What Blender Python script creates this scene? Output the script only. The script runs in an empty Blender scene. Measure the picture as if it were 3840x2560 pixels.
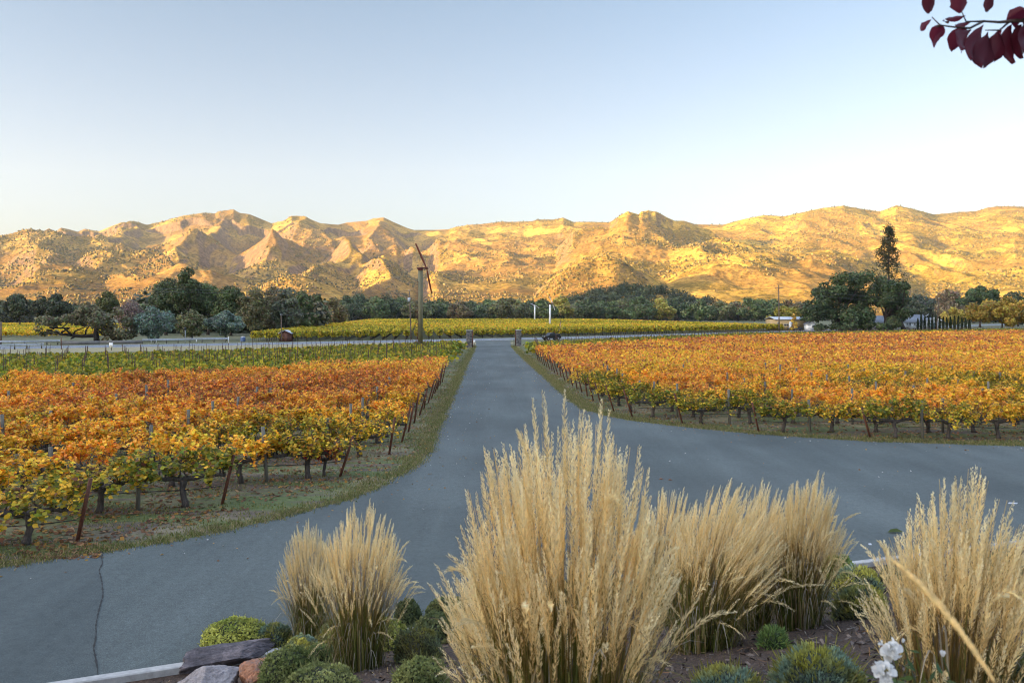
import bpy, math, random
import numpy as np
from mathutils import Vector

R = math.radians
sc = bpy.context.scene
COL = sc.collection

# ------------------------------------------------------------------ camera
F, CX, HY, EYE = 800.0, 512.0, 314.0, 4.9       # focal length and horizon in 1024-wide pixels, eye height
cam_d = bpy.data.cameras.new('camera'); cam = bpy.data.objects.new('camera', cam_d); COL.objects.link(cam)
cam.location = (0, 0, EYE); cam.rotation_euler = (R(90), 0, 0)
cam_d.sensor_width = 36; cam_d.lens = F / 1024 * 36
cam_d.shift_y = (HY - 341.0) / 1024
cam_d.clip_start = 0.05; cam_d.clip_end = 40000
cam_d.dof.use_dof = True; cam_d.dof.focus_distance = 30.0; cam_d.dof.aperture_fstop = 4.5
sc.camera = cam

# ------------------------------------------------------------------ light
SUN_EL, SUN_AZ = R(7.6), R(66)                  # light travels towards (sin az, cos az)
w = bpy.data.worlds.new('World'); sc.world = w; w.use_nodes = True
wt = w.node_tree; bg = wt.nodes['Background']
sky = wt.nodes.new('ShaderNodeTexSky'); sky.sky_type = 'NISHITA'; sky.sun_disc = False
sky.sun_elevation = SUN_EL; sky.sun_rotation = SUN_AZ + math.pi
sky.altitude = 100; sky.air_density = 0.7; sky.dust_density = 3.0; sky.ozone_density = 1.5
hs = wt.nodes.new('ShaderNodeHueSaturation'); hs.inputs['Saturation'].default_value = 0.75; wt.links.new(sky.outputs['Color'], hs.inputs['Color'])
# added overhead boost of the sky, above the view, to light the shaded foreground
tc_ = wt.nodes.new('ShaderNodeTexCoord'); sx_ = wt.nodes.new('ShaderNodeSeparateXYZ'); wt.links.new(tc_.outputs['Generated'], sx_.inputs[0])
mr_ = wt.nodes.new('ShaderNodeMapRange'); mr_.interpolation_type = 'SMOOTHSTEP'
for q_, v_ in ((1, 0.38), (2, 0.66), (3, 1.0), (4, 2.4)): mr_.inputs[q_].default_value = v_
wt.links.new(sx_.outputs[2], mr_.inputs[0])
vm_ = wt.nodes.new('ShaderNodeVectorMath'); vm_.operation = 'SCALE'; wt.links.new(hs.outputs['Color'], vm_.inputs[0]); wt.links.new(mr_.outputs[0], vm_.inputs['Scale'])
cr_ = wt.nodes.new('ShaderNodeValToRGB'); wt.links.new(sx_.outputs[2], cr_.inputs[0])
for q_, (p_, c_) in enumerate(((0.0, (0.90, 0.765, 0.655)), (0.16, (0.795, 0.715, 0.655)), (0.37, (0.575, 0.637, 0.65)), (0.6, (1.0, 0.965, 0.955)))):
    e_ = cr_.color_ramp.elements[q_] if q_ < 2 else cr_.color_ramp.elements.new(p_)
    e_.position = p_; e_.color = (*c_, 1)
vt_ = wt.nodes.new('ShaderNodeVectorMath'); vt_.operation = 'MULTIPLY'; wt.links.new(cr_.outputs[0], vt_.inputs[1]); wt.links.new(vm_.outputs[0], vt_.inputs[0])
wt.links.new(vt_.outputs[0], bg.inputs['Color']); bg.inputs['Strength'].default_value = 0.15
sun_d = bpy.data.lights.new('sun', 'SUN'); sun = bpy.data.objects.new('sun', sun_d); COL.objects.link(sun)
sun_d.energy = 5.0; sun_d.angle = R(0.5); sun_d.color = (1.0, 0.73, 0.27)
ld = Vector((math.sin(SUN_AZ) * math.cos(SUN_EL), math.cos(SUN_AZ) * math.cos(SUN_EL), -math.sin(SUN_EL)))
sun.rotation_euler = ld.to_track_quat('-Z', 'Y').to_euler()
sc.view_settings.view_transform = 'Standard'; sc.view_settings.look = 'None'; sc.view_settings.gamma = 1
sc.view_settings.use_curve_mapping = False
sc.view_settings.exposure = 2.05
sc.cycles.max_bounces = 9; sc.cycles.diffuse_bounces = 6; sc.cycles.transmission_bounces = 8; sc.cycles.transparent_max_bounces = 6
sc.cycles.volume_bounces = 0
sc.cycles.use_denoising = True; sc.cycles.filter_width = 1.1; sc.cycles.sample_clamp_indirect = 4

# ------------------------------------------------------------------ helpers
def at(px, py, Y): return np.array([(px - CX) / F * Y, Y, EYE + (HY - py) / F * Y])
def gnd(px, py):
    Y = F * EYE / (py - HY); return np.array([(px - CX) / F * Y, Y, 0.0])
ORD = ['', 'first', 'second', 'third', 'fourth', 'fifth', 'sixth', 'seventh', 'eighth', 'ninth', 'tenth', 'eleventh', 'twelfth',
       'thirteenth', 'fourteenth', 'fifteenth', 'sixteenth', 'seventeenth', 'eighteenth', 'nineteenth', 'twentieth']
TENS = {2: 'twenty', 3: 'thirty', 4: 'forty', 5: 'fifty', 6: 'sixty'}
def nth(n):
    if n <= 20: return ORD[n]
    return (TENS[n // 10] + '-' + ORD[n % 10]) if n % 10 else TENS[n // 10][:-1] + 'ieth'

def hash2(ix, iy, seed):
    h = (ix.astype(np.int64) * 374761393 + iy.astype(np.int64) * 668265263 + seed * 144665) & 0x7fffffff
    h = ((h ^ (h >> 13)) * 1274126177) & 0x7fffffff
    return ((h ^ (h >> 16)) & 0xffff) / 65535.0
def vnoise(x, y, seed=0):
    x = np.asarray(x, float); y = np.asarray(y, float)
    ix = np.floor(x); iy = np.floor(y); fx = x - ix; fy = y - iy
    fx = fx * fx * (3 - 2 * fx); fy = fy * fy * (3 - 2 * fy)
    a = hash2(ix, iy, seed); b = hash2(ix + 1, iy, seed); c = hash2(ix, iy + 1, seed); d = hash2(ix + 1, iy + 1, seed)
    return (a * (1 - fx) + b * fx) * (1 - fy) + (c * (1 - fx) + d * fx) * fy
def fbm(x, y, seed=0, octv=4):
    s = 0; a = 0.5; t = 0
    for o in range(octv):
        s = s + a * vnoise(x * 2 ** o, y * 2 ** o, seed + o * 17); t += a; a *= 0.5
    return s / t
def sstep(a, b, x): t = np.clip((x - a) / (b - a), 0, 1); return t * t * (3 - 2 * t)

class MB:
    """collects vertices, faces and face colours and links them as one mesh object"""
    def __init__(s): s.v = []; s.f = []; s.c = []; s.n = 0
    def add(s, verts, faces, col=(1, 1, 1)):
        verts = np.asarray(verts, float).reshape(-1, 3); faces = np.asarray(faces, int)
        s.v.append(verts); s.f.append(faces + s.n)
        c = np.asarray(col, float)
        if c.ndim == 1: c = np.tile(c, (len(faces), 1))
        s.c.append(c); s.n += len(verts); return s
    def box(s, c, d, col=(1, 1, 1), rz=0.0, taper=1.0):
        x, y, z = np.array(d) / 2
        p = np.array([[-x, -y, -z], [x, -y, -z], [x, y, -z], [-x, y, -z], [-x * taper, -y * taper, z], [x * taper, -y * taper, z], [x * taper, y * taper, z], [-x * taper, y * taper, z]])
        if rz:
            q = p.copy(); q[:, 0] = p[:, 0] * math.cos(rz) - p[:, 1] * math.sin(rz); q[:, 1] = p[:, 0] * math.sin(rz) + p[:, 1] * math.cos(rz); p = q
        return s.add(p + np.array(c), [[0, 3, 2, 1], [4, 5, 6, 7], [0, 1, 5, 4], [1, 2, 6, 5], [2, 3, 7, 6], [3, 0, 4, 7]], col)
    def tube(s, pts, rad, sides=6, col=(1, 1, 1), cap=True):
        pts = np.asarray(pts, float); n = len(pts)
        rad = np.full(n, rad) if np.isscalar(rad) else np.asarray(rad, float)
        tg = np.gradient(pts, axis=0); tg /= np.linalg.norm(tg, axis=1)[:, None] + 1e-12
        ref = np.array([0, 0, 1.0]) if abs(tg[0, 2]) < 0.8 else np.array([1.0, 0, 0])
        u = np.cross(tg, ref); u /= np.linalg.norm(u, axis=1)[:, None] + 1e-12
        v = np.cross(tg, u)
        a = np.arange(sides) / sides * 2 * math.pi
        ring = pts[:, None, :] + rad[:, None, None] * (np.cos(a)[None, :, None] * u[:, None, :] + np.sin(a)[None, :, None] * v[:, None, :])
        i = np.arange(n - 1)[:, None] * sides; j = np.arange(sides)[None, :]; j2 = (j + 1) % sides
        fc = np.stack([i + j, i + j2, i + sides + j2, i + sides + j], -1).reshape(-1, 4)
        s.add(ring.reshape(-1, 3), fc, col)
        if cap:
            s.f.append(np.array([list(range(s.n - sides, s.n))])); s.c.append(np.array([col if np.ndim(col) == 1 else col[-1]], float))
            s.f.append(np.array([list(range(s.n - n * sides, s.n - n * sides + sides))[::-1]])); s.c.append(np.array([col if np.ndim(col) == 1 else col[0]], float))
        return s
    def cards(s, P, N, size, col, k=4, aspect=1.0, rng=None, shape=None, roll=None):
        """flat little polygons (leaves) centred at P facing N"""
        P = np.asarray(P, float); m = len(P)
        N = N / (np.linalg.norm(N, axis=1)[:, None] + 1e-9)
        t = np.cross(N, rng.normal(size=(m, 3)) if roll is None else roll); t /= np.linalg.norm(t, axis=1)[:, None] + 1e-9
        b = np.cross(N, t)
        if shape is None:
            a = (np.arange(k) + 0.5) / k * 2 * math.pi; shape = np.stack([np.cos(a), np.sin(a)], 1) * 0.7
        k = len(shape)
        size = np.broadcast_to(np.asarray(size, float), (m,))
        jit = 1 + 0.25 * (rng.random((m, k)) - 0.5)
        V = P[:, None, :] + size[:, None, None] * jit[:, :, None] * (shape[None, :, 0, None] * t[:, None, :] + shape[None, :, 1, None] * aspect * b[:, None, :])
        s.add(V.reshape(-1, 3), np.arange(m * k).reshape(m, k), col); return s
    def mesh(s, name, mat, smooth=False):
        me = bpy.data.meshes.new(name)
        if s.n:
            V = np.concatenate(s.v); me.vertices.add(len(V)); me.vertices.foreach_set('co', V.ravel())
            ls = np.concatenate([f.ravel() for f in s.f]); tot = np.concatenate([np.full(len(f), f.shape[1]) for f in s.f])
            me.loops.add(len(ls)); me.loops.foreach_set('vertex_index', ls.astype(np.int32))
            me.polygons.add(len(tot)); st = np.concatenate([[0], np.cumsum(tot)[:-1]])
            me.polygons.foreach_set('loop_start', st.astype(np.int32)); me.polygons.foreach_set('loop_total', tot.astype(np.int32))
            if smooth: me.polygons.foreach_set('use_smooth', np.ones(len(tot), bool))
            at_ = me.attributes.new('Col', 'FLOAT_COLOR', 'FACE')
            C = np.concatenate(s.c); C = np.concatenate([C, np.ones((len(C), 1))], 1)
            at_.data.foreach_set('color', C.ravel().astype(np.float32))
            me.update(calc_edges=True)
        me.materials.append(mat); return me
    def build(s, name, mat, parent=None, smooth=False, loc=None):
        return link(name, s.mesh(name, mat, smooth), parent, loc)

def link(name, me, parent=None, loc=None):
    o = bpy.data.objects.new(name, me); COL.objects.link(o)
    if parent is not None: o.parent = parent
    if loc is not None: o.location = loc
    return o
def tag(o, label=None, cat=None, group=None, kind=None):
    if label: o['label'] = label
    if cat: o['category'] = cat
    if group: o['group'] = group
    if kind: o['kind'] = kind
    return o
def thing(name, label, cat, loc=(0, 0, 0), rz=0.0, group=None):
    o = bpy.data.objects.new(name, None); COL.objects.link(o); o.empty_display_size = 0.3
    o.location = tuple(float(q) for q in loc); o.rotation_euler = (0, 0, rz)
    return tag(o, label, cat, group)
def structure(name, mb, mat, smooth=False): return tag(mb.build(name, mat, None, smooth), kind='structure')

# ------------------------------------------------------------------ materials
def mat(name):
    m = bpy.data.materials.new(name); m.use_nodes = True
    nt = m.node_tree; return m, nt, nt.nodes, nt.links, nt.nodes['Principled BSDF']
def ramp(N, stops):
    r = N.new('ShaderNodeValToRGB'); e = r.color_ramp.elements
    while len(e) < len(stops): e.new(0.5)
    for i, (p, c) in enumerate(stops): e[i].position = p; e[i].color = (*c, 1)
    return r
def noise(N, L, scale, detail=4, rough=0.55, vec=None):
    n = N.new('ShaderNodeTexNoise'); n.inputs['Scale'].default_value = scale; n.inputs['Detail'].default_value = detail; n.inputs['Roughness'].default_value = rough
    if vec is not None: L.new(vec, n.inputs['Vector'])
    return n
def pos(N): return N.new('ShaderNodeNewGeometry').outputs['Position']
def mixc(N, L, fac, a, b, mode='MIX'):
    m = N.new('ShaderNodeMix'); m.data_type = 'RGBA'; m.blend_type = mode
    for s_, v in ((m.inputs[0], fac), (m.inputs[6], a), (m.inputs[7], b)):
        if isinstance(v, (int, float)): s_.default_value = v
        elif isinstance(v, tuple): s_.default_value = (*v, 1)
        else: L.new(v, s_)
    return m.outputs[2]
def bump(N, L, p, h, strength=0.4, dist=0.02):
    b = N.new('ShaderNodeBump'); b.inputs['Strength'].default_value = strength; b.inputs['Distance'].default_value = dist
    L.new(h, b.inputs['Height']); L.new(b.outputs['Normal'], p.inputs['Normal'])
def leaf_material(name, trans=0.3, var=0.25, rough=0.6):
    m, nt, N, L, p = mat(name)
    a = N.new('ShaderNodeAttribute'); a.attribute_name = 'Col'
    oi = N.new('ShaderNodeObjectInfo'); mr = N.new('ShaderNodeMapRange'); mr.inputs[3].default_value = 1 - var; mr.inputs[4].default_value = 1 + var
    L.new(oi.outputs['Random'], mr.inputs[0])
    c = N.new('ShaderNodeVectorMath'); c.operation = 'SCALE'; L.new(a.outputs['Color'], c.inputs[0]); L.new(mr.outputs[0], c.inputs['Scale'])
    L.new(c.outputs[0], p.inputs['Base Color']); p.inputs['Roughness'].default_value = rough; p.inputs['Specular IOR Level'].default_value = 0.25
    t = N.new('ShaderNodeBsdfTranslucent'); L.new(c.outputs[0], t.inputs['Color'])
    mx = N.new('ShaderNodeMixShader'); mx.inputs[0].default_value = trans
    L.new(p.outputs[0], mx.inputs[1]); L.new(t.outputs[0], mx.inputs[2]); L.new(mx.outputs[0], N['Material Output'].inputs[0])
    return m
def painted(name, col, rough=0.6, nscale=6.0, var=0.35, metal=0.0, bmp=0.0, dark=None, attr=False, stretch=None):
    """plain surface with blotchy wear"""
    m, nt, N, L, p = mat(name)
    v = pos(N)
    if stretch:
        mp = N.new('ShaderNodeMapping'); mp.inputs['Scale'].default_value = stretch; L.new(v, mp.inputs[0]); v = mp.outputs[0]
    n = noise(N, L, nscale, 6, 0.65, v)
    d = dark or tuple(x * (1 - var) for x in col)
    r = ramp(N, [(0.3, d), (0.7, tuple(min(1, x * (1 + var * 0.4)) for x in col))]); L.new(n.outputs[0], r.inputs[0])
    if attr:
        a = N.new('ShaderNodeAttribute'); a.attribute_name = 'Col'
        L.new(mixc(N, L, 1.0, r.outputs[0], a.outputs['Color'], 'MULTIPLY'), p.inputs['Base Color'])
    else: L.new(r.outputs[0], p.inputs['Base Color'])
    p.inputs['Roughness'].default_value = rough; p.inputs['Metallic'].default_value = metal
    if bmp: bump(N, L, p, n.outputs[0], 0.5, bmp)
    return m

M_leaf = leaf_material('leaf', 0.4, 0.12)
M_tree = leaf_material('tree_leaf', 0.15, 0.10)
M_grass = leaf_material('grass_blade', 0.5, 0.08, 0.7)
M_bark = painted('bark', (0.085, 0.062, 0.048), 0.9, 14, 0.6, bmp=0.03, stretch=(1, 1, 0.25))
M_vine = painted('vine_bark', (0.10, 0.083, 0.07), 0.95, 22, 0.65, bmp=0.02, stretch=(1, 1, 0.2))
M_rust = painted('rusty_steel', (0.13, 0.045, 0.022), 0.8, 18, 0.5)
M_stake = painted('dark_rusty_steel', (0.075, 0.036, 0.022), 0.8, 10, 0.5)
M_post = painted('weathered_wood', (0.17, 0.16, 0.13), 0.9, 12, 0.45, bmp=0.008, stretch=(2, 2, 0.2))
M_pole = painted('pole_wood', (0.17, 0.12, 0.085), 0.9, 5, 0.4, stretch=(2, 2, 0.15))
M_black = painted('black_rubber', (0.012, 0.012, 0.012), 0.6)
M_wire = painted('wire', (0.10, 0.10, 0.105), 0.5)
M_white = painted('white_paint', (0.86, 0.86, 0.84), 0.5, 2, 0.10)
M_galv = painted('galvanised_steel', (0.50, 0.53, 0.56), 0.45, 3, 0.25, metal=0.2)
M_conc = painted('concrete', (0.42, 0.41, 0.385), 0.9, 9, 0.3, bmp=0.004)
M_barrier = painted('grey_concrete', (0.25, 0.23, 0.21), 0.95, 1.2, 0.35)
M_roofg = painted('grey_roof', (0.20, 0.215, 0.235), 0.8, 1.5, 0.2)
M_tan = painted('tan_siding', (0.50, 0.36, 0.18), 0.8, 1.0, 0.12)
M_dark = painted('dark_glass', (0.015, 0.018, 0.02), 0.15)
M_brown = painted('brown_board', (0.12, 0.048, 0.030), 0.8, 3, 0.35)
M_teal = painted('teal_glass', (0.20, 0.30, 0.30), 0.3)
M_attr = painted('mixed_colours', (1, 1, 1), 0.7, 5, 0.12, attr=True)

# ------------------------------------------------------------------ shape of the site
LEFT_EDGE = [(475, 340.5), (476.2, 343), (474.8, 347.3), (464, 371), (451.8, 400), (440, 427), (431, 450.5), (422, 462), (402, 474), (375, 489), (346.7, 500), (310, 510), (275.5, 519), (199, 536.5), (107, 551), (0, 567)]
RIGHT_EDGE = [(511, 340.0), (510.4, 341.5), (511.3, 345.2), (517, 351.5), (525, 359.6), (535, 368), (572.6, 401.4), (583.7, 409), (603.5, 414.6), (629.9, 420), (693.6, 427.8), (761.8, 434), (869.6, 441), (1024, 445.8)]
LE = np.array([gnd(*p)[:2] for p in LEFT_EDGE] + [(-14, 13.0), (-22, 8.0), (-32, 2.0)])
RE = np.array([gnd(*p)[:2] for p in RIGHT_EDGE] + [(28, 28.3), (48, 26.5)])
KERB = np.array([(-32, -0.1), (-20, 4.75), (-6.05, 10.33), (5.9, 15.2), (10.86, 16.96), (16, 18.4), (21, 19.4), (48, 21.0)])
def kerbY(x): return np.interp(x, KERB[:, 0], KERB[:, 1])
def berm_z(x, y):
    t = (kerbY(x) - y) / 1.077 - 0.16
    z = 0.05 + 0.33 * np.maximum(t - 0.15, 0)
    z = z - 0.5 * np.maximum(z - 3.05, 0) * 1.9
    return z + 0.05 * (fbm(np.asarray(x) * 0.9, np.asarray(y) * 0.9, 5) - 0.5) * np.clip(t, 0, 1)
def gp(px, py):
    """point of the garden slope under a pixel"""
    for Y in np.arange(1.2, 25, 0.02):
        p = at(px, py, Y)
        if p[2] <= berm_z(p[0], p[1]): return np.array([p[0], p[1], float(berm_z(p[0], p[1]))])
    return gnd(px, py)
def leX(y):   # x of the drive's west edge
    k = LE[LE[:, 1] > 24]; return np.interp(y, k[::-1, 1], k[::-1, 0])
def reX(y):
    k = RE[RE[:, 1] > 30.5]; o = np.argsort(k[:, 1]); return np.interp(y, k[o, 1], k[o, 0])
HW = np.array([(-170, 62), (-110, 93), (-72.5, 113), (-52.8, 122.5), (-34, 132), (-6.9, 149.0), (17.5, 166), (70, 212), (160, 300), (330, 480)], float)   # near edge of the highway
HWW = 10.5
def hw_off(d):
    tg = np.gradient(HW, axis=0); tg /= np.linalg.norm(tg, axis=1)[:, None]
    return HW + d * np.stack([-tg[:, 1], tg[:, 0]], 1)
def hwY(x): return np.interp(x, HW[:, 0], HW[:, 1])

# ------------------------------------------------------------------ ground, roads
def strip(mb, A, B, z, col=(1, 1, 1)):
    A = np.asarray(A); B = np.asarray(B); n = len(A)
    V = np.concatenate([np.c_[A, np.full(n, z)], np.c_[B, np.full(n, z)]])
    i = np.arange(n - 1); return mb.add(V, np.stack([i, i + 1, n + i + 1, n + i], 1), col)

m, nt, N, L, p = mat('ground_soil')
v = pos(N)
n1 = noise(N, L, 0.35, 6, 0.6, v); n2 = noise(N, L, 5.0, 8, 0.7, v); n3 = noise(N, L, 60.0, 4, 0.7, v)
mp = N.new('ShaderNodeMapping'); mp.inputs['Scale'].default_value = (0.25, 1.6, 1); L.new(v, mp.inputs[0]); n4 = noise(N, L, 0.8, 5, 0.6, mp.outputs[0])
soil = ramp(N, [(0.25, (0.055, 0.041, 0.030)), (0.55, (0.13, 0.10, 0.070)), (0.8, (0.26, 0.21, 0.14))]); L.new(n2.outputs[0], soil.inputs[0])
grn = ramp(N, [(0.3, (0.055, 0.082, 0.020)), (0.7, (0.15, 0.18, 0.05))]); L.new(n2.outputs[0], grn.inputs[0])
gm = ramp(N, [(0.42, (0, 0, 0)), (0.55, (1, 1, 1))]); L.new(n4.outputs[0], gm.inputs[0])
c = mixc(N, L, gm.outputs[0], soil.outputs[0], grn.outputs[0])
st = ramp(N, [(0.52, (0, 0, 0)), (0.66, (0.8, 0.8, 0.8))]); L.new(n1.outputs[0], st.inputs[0])
c = mixc(N, L, st.outputs[0], c, (0.28, 0.235, 0.135))
sp = ramp(N, [(0.35, (0.55, 0.55, 0.55)), (0.65, (1.25, 1.25, 1.25))]); L.new(n3.outputs[0], sp.inputs[0])
c = mixc(N, L, 1.0, c, sp.outputs[0], 'MULTIPLY')
L.new(c, p.inputs['Base Color']); p.inputs['Roughness'].default_value = 0.95
bump(N, L, p, n2.outputs[0], 0.6, 0.06); M_ground = m
g = MB(); s_ = 9000
xs = np.array([-s_, -2000, -400, -120, -40, 0, 40, 120, 400, 2000, s_]); X, Yg = np.meshgrid(xs, xs)
V = np.stack([X.ravel(), Yg.ravel(), np.zeros(X.size)], 1); k = len(xs)
i, j = np.meshgrid(np.arange(k - 1), np.arange(k - 1)); q = (j * k + i).ravel()
g.add(V, np.stack([q, q + 1, q + k + 1, q + k], 1)); structure('ground', g, M_ground)

def asphalt(name, lo, hi, spots=True):
    m, nt, N, L, p = mat(name); v = pos(N)
    mp = N.new('ShaderNodeMapping'); mp.inputs['Scale'].default_value = (1, 0.22, 1); mp.inputs['Rotation'].default_value = (0, 0, 0.05); L.new(v, mp.inputs[0])
    a = noise(N, L, 0.55, 5, 0.55, mp.outputs[0]); b = noise(N, L, 55, 4, 0.8, v); d = noise(N, L, 0.16, 4, 0.6, v); e = noise(N, L, 320, 2, 0.6, v)
    r = ramp(N, [(0.30, lo), (0.70, hi)]); L.new(a.outputs[0], r.inputs[0])
    r2 = ramp(N, [(0.32, (0.80, 0.80, 0.80)), (0.68, (1.14, 1.14, 1.14))]); L.new(d.outputs[0], r2.inputs[0])
    c = mixc(N, L, 1.0, r.outputs[0], r2.outputs[0], 'MULTIPLY')
    r3 = ramp(N, [(0.30, (0.45, 0.45, 0.45)), (0.52, (1.0, 1.0, 1.0)), (0.72, (2.1, 2.1, 2.1))]); L.new(b.outputs[0], r3.inputs[0])
    c = mixc(N, L, 0.8, c, r3.outputs[0], 'MULTIPLY')
    f7 = noise(N, L, 7, 6, 0.75, v); r7 = ramp(N, [(0.30, (0.80, 0.80, 0.80)), (0.5, (1, 1, 1)), (0.72, (1.16, 1.16, 1.16))]); L.new(f7.outputs[0], r7.inputs[0]); c = mixc(N, L, 1.0, c, r7.outputs[0], 'MULTIPLY')
    f8 = noise(N, L, 28, 3, 0.6, v); r8 = ramp(N, [(0.27, (0.55, 0.55, 0.55)), (0.34, (1, 1, 1)), (0.68, (1, 1, 1)), (0.74, (1.35, 1.35, 1.35))]); L.new(f8.outputs[0], r8.inputs[0]); c = mixc(N, L, 1.0, c, r8.outputs[0], 'MULTIPLY')
    ms = N.new('ShaderNodeMapping'); ms.inputs['Scale'].default_value = (0.9, 0.05, 1); ms.inputs['Rotation'].default_value = (0, 0, 0.03); L.new(v, ms.inputs[0]); f9 = noise(N, L, 1.3, 4, 0.6, ms.outputs[0]); r9 = ramp(N, [(0.36, (0.92, 0.92, 0.92)), (0.62, (1.04, 1.04, 1.04))]); L.new(f9.outputs[0], r9.inputs[0]); c = mixc(N, L, 1.0, c, r9.outputs[0], 'MULTIPLY')
    L.new(c, p.inputs['Base Color']); p.inputs['Roughness'].default_value = 0.85; p.inputs['Specular IOR Level'].default_value = 0.3
    bump(N, L, p, b.outputs[0], 0.35, 0.012); return m
M_asph = asphalt('asphalt', (0.073, 0.088, 0.084), (0.104, 0.122, 0.116))
M_asph2 = asphalt('old_asphalt', (0.060, 0.073, 0.071), (0.088, 0.104, 0.100))
M_hwy = asphalt('highway_asphalt', (0.15, 0.165, 0.185), (0.21, 0.225, 0.245))

# drive and yard: one polygon triangulated from its outline
import bmesh
def poly(name, pts, z, m):
    bm = bmesh.new(); vs = [bm.verts.new((a, b, z)) for a, b in pts]; f = bm.faces.new(vs); f.normal_update()
    if f.normal.z < 0: bmesh.ops.reverse_faces(bm, faces=[f])
    bmesh.ops.triangulate(bm, faces=bm.faces[:]); me = bpy.data.meshes.new(name); bm.to_mesh(me); bm.free(); me.materials.append(m)
    return tag(link(name, me), kind='structure')
def wobble(P, amp, step):
    out = [P[0]]
    for a, b in zip(P[:-1], P[1:]):
        n = max(1, int(np.linalg.norm(b - a) / step))
        for q in range(1, n + 1): out.append(a + (b - a) * q / n)
    out = np.array(out); out[1:-1, 0] += amp * (vnoise(out[1:-1, 0] * 2.1, out[1:-1, 1] * 2.1, 3) - 0.5); out[1:-1, 1] += amp * (vnoise(out[1:-1, 0] * 2.3 + 9, out[1:-1, 1] * 2.3, 4) - 0.5)
    return out
LEw = wobble(LE, 0.16, 0.35); REw = wobble(RE, 0.14, 0.35)
poly('driveway', list(map(tuple, LEw)) + list(map(tuple, KERB)) + list(map(tuple, REw[::-1])), 0.012, M_asph)
CRK = [(102.5, 549.5), (101.7, 554), (100, 565.6), (103, 583), (102, 590), (100, 602.5), (95.5, 621.6), (94.3, 639), (94.0, 648), (94.3, 655.6), (97.3, 671.8), (98, 690)]
crk = wobble(np.array([gnd(*q)[:2] for q in CRK]), 0.10, 0.08)
lw = [tuple(q) for q in LEw if q[0] < crk[0][0] - 0.05]
poly('old_asphalt_patch', [tuple(crk[0])] + lw + [tuple(q) for q in KERB[:2]] + [(crk[-1][0], float(np.interp(crk[-1][0], KERB[:, 0], KERB[:, 1])))] + [tuple(q) for q in crk[::-1][:-1]], 0.016, M_asph2)
g = MB(); rg = np.random.default_rng(3); wd = 0.004 + 0.018 * rg.random(len(crk)) ** 2
strip(g, crk - np.c_[wd, 0 * wd], crk + np.c_[wd, 0 * wd], 0.021, (1, 1, 1)); structure('asphalt_crack', g, painted('crack_dirt', (0.030, 0.030, 0.028), 0.95))
# seam down the drive
g = MB(); ys = np.linspace(34, 128, 60); xc = (leX(ys) + reX(ys)) / 2 + 0.25 + 0.15 * (vnoise(ys * 0.6, ys * 0, 2) - 0.5)
strip(g, np.c_[xc - 0.02, ys], np.c_[xc + 0.02, ys], 0.017); structure('driveway_seam', g, M_asph2)
g = MB(); strip(g, hw_off(-0.05), hw_off(-13), 0.004); m, nt, N, L, p = mat('dry_grass'); v = pos(N); n1 = noise(N, L, 1.2, 6, .7, v); r = ramp(N, [(.3, (.16, .15, .07)), (.55, (.30, .255, .14)), (.75, (.38, .31, .18))]); L.new(n1.outputs[0], r.inputs[0]); L.new(r.outputs[0], p.inputs['Base Color']); p.inputs['Roughness'].default_value = 1
i_ = slice(0, 6); g = MB(); strip(g, hw_off(-0.05)[i_], hw_off(-16)[i_], 0.004); structure('roadside_verge', g, m)
# highway
g = MB(); strip(g, hw_off(HWW), hw_off(0), 0.008); structure('highway', g, M_hwy)
g = MB()
strip(g, hw_off(0.75), hw_off(0.55), 0.013); strip(g, hw_off(HWW - 0.55), hw_off(HWW - 0.75), 0.013)
structure('edge_lines', g, M_white)
g = MB()
dn = np.arange(-150, 300, 9.0); cl = hw_off(HWW / 2)
for x0 in dn:
    xx = np.array([x0, x0 + 1.5, x0 + 3.0]); yy = np.interp(xx, cl[:, 0], cl[:, 1]); strip(g, np.c_[xx - .05, yy + .1], np.c_[xx + .05, yy - .1], 0.013)
structure('centre_dashes', g, M_white)
# worn paint of the parking bays beside the kerb
g = MB()
def mark(pxs, z=0.017):
    P = [gnd(*q) for q in pxs]; g.add([(a[0], a[1], z) for a in P], [list(range(len(P)))])
mark([(815, 532.5), (822, 533.3), (834, 540), (830, 540.3)]); mark([(1009, 502.2), (1018, 502.6), (1017, 504), (1008, 503.6)]); mark([(868, 543.5), (871, 543.2), (872, 545), (869, 545)])
structure('parking_paint', g, painted('worn_paint', (0.52, 0.53, 0.56), 0.8, 9, 0.45))

# kerb: one continuous concrete strip with a rounded arris
g = MB(); kp = wobble(KERB, 0.0, 0.6)
tg = np.gradient(kp, axis=0); tg /= np.linalg.norm(tg, axis=1)[:, None]; nrm = np.stack([-tg[:, 1], tg[:, 0]], 1)
prof = [(0.0, -0.1), (0.0, 0.13), (-0.015, 0.15), (-0.135, 0.15), (-0.15, 0.135), (-0.15, -0.1)]
rows = [np.c_[kp + nrm * a, np.full(len(kp), b)] for a, b in prof]
for a, b in zip(rows[:-1], rows[1:]):
    n = len(a); i = np.arange(n - 1); g.add(np.concatenate([a, b]), np.stack([i, n + i, n + i + 1, i + 1], 1))
structure('kerb', g, M_conc)

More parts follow.
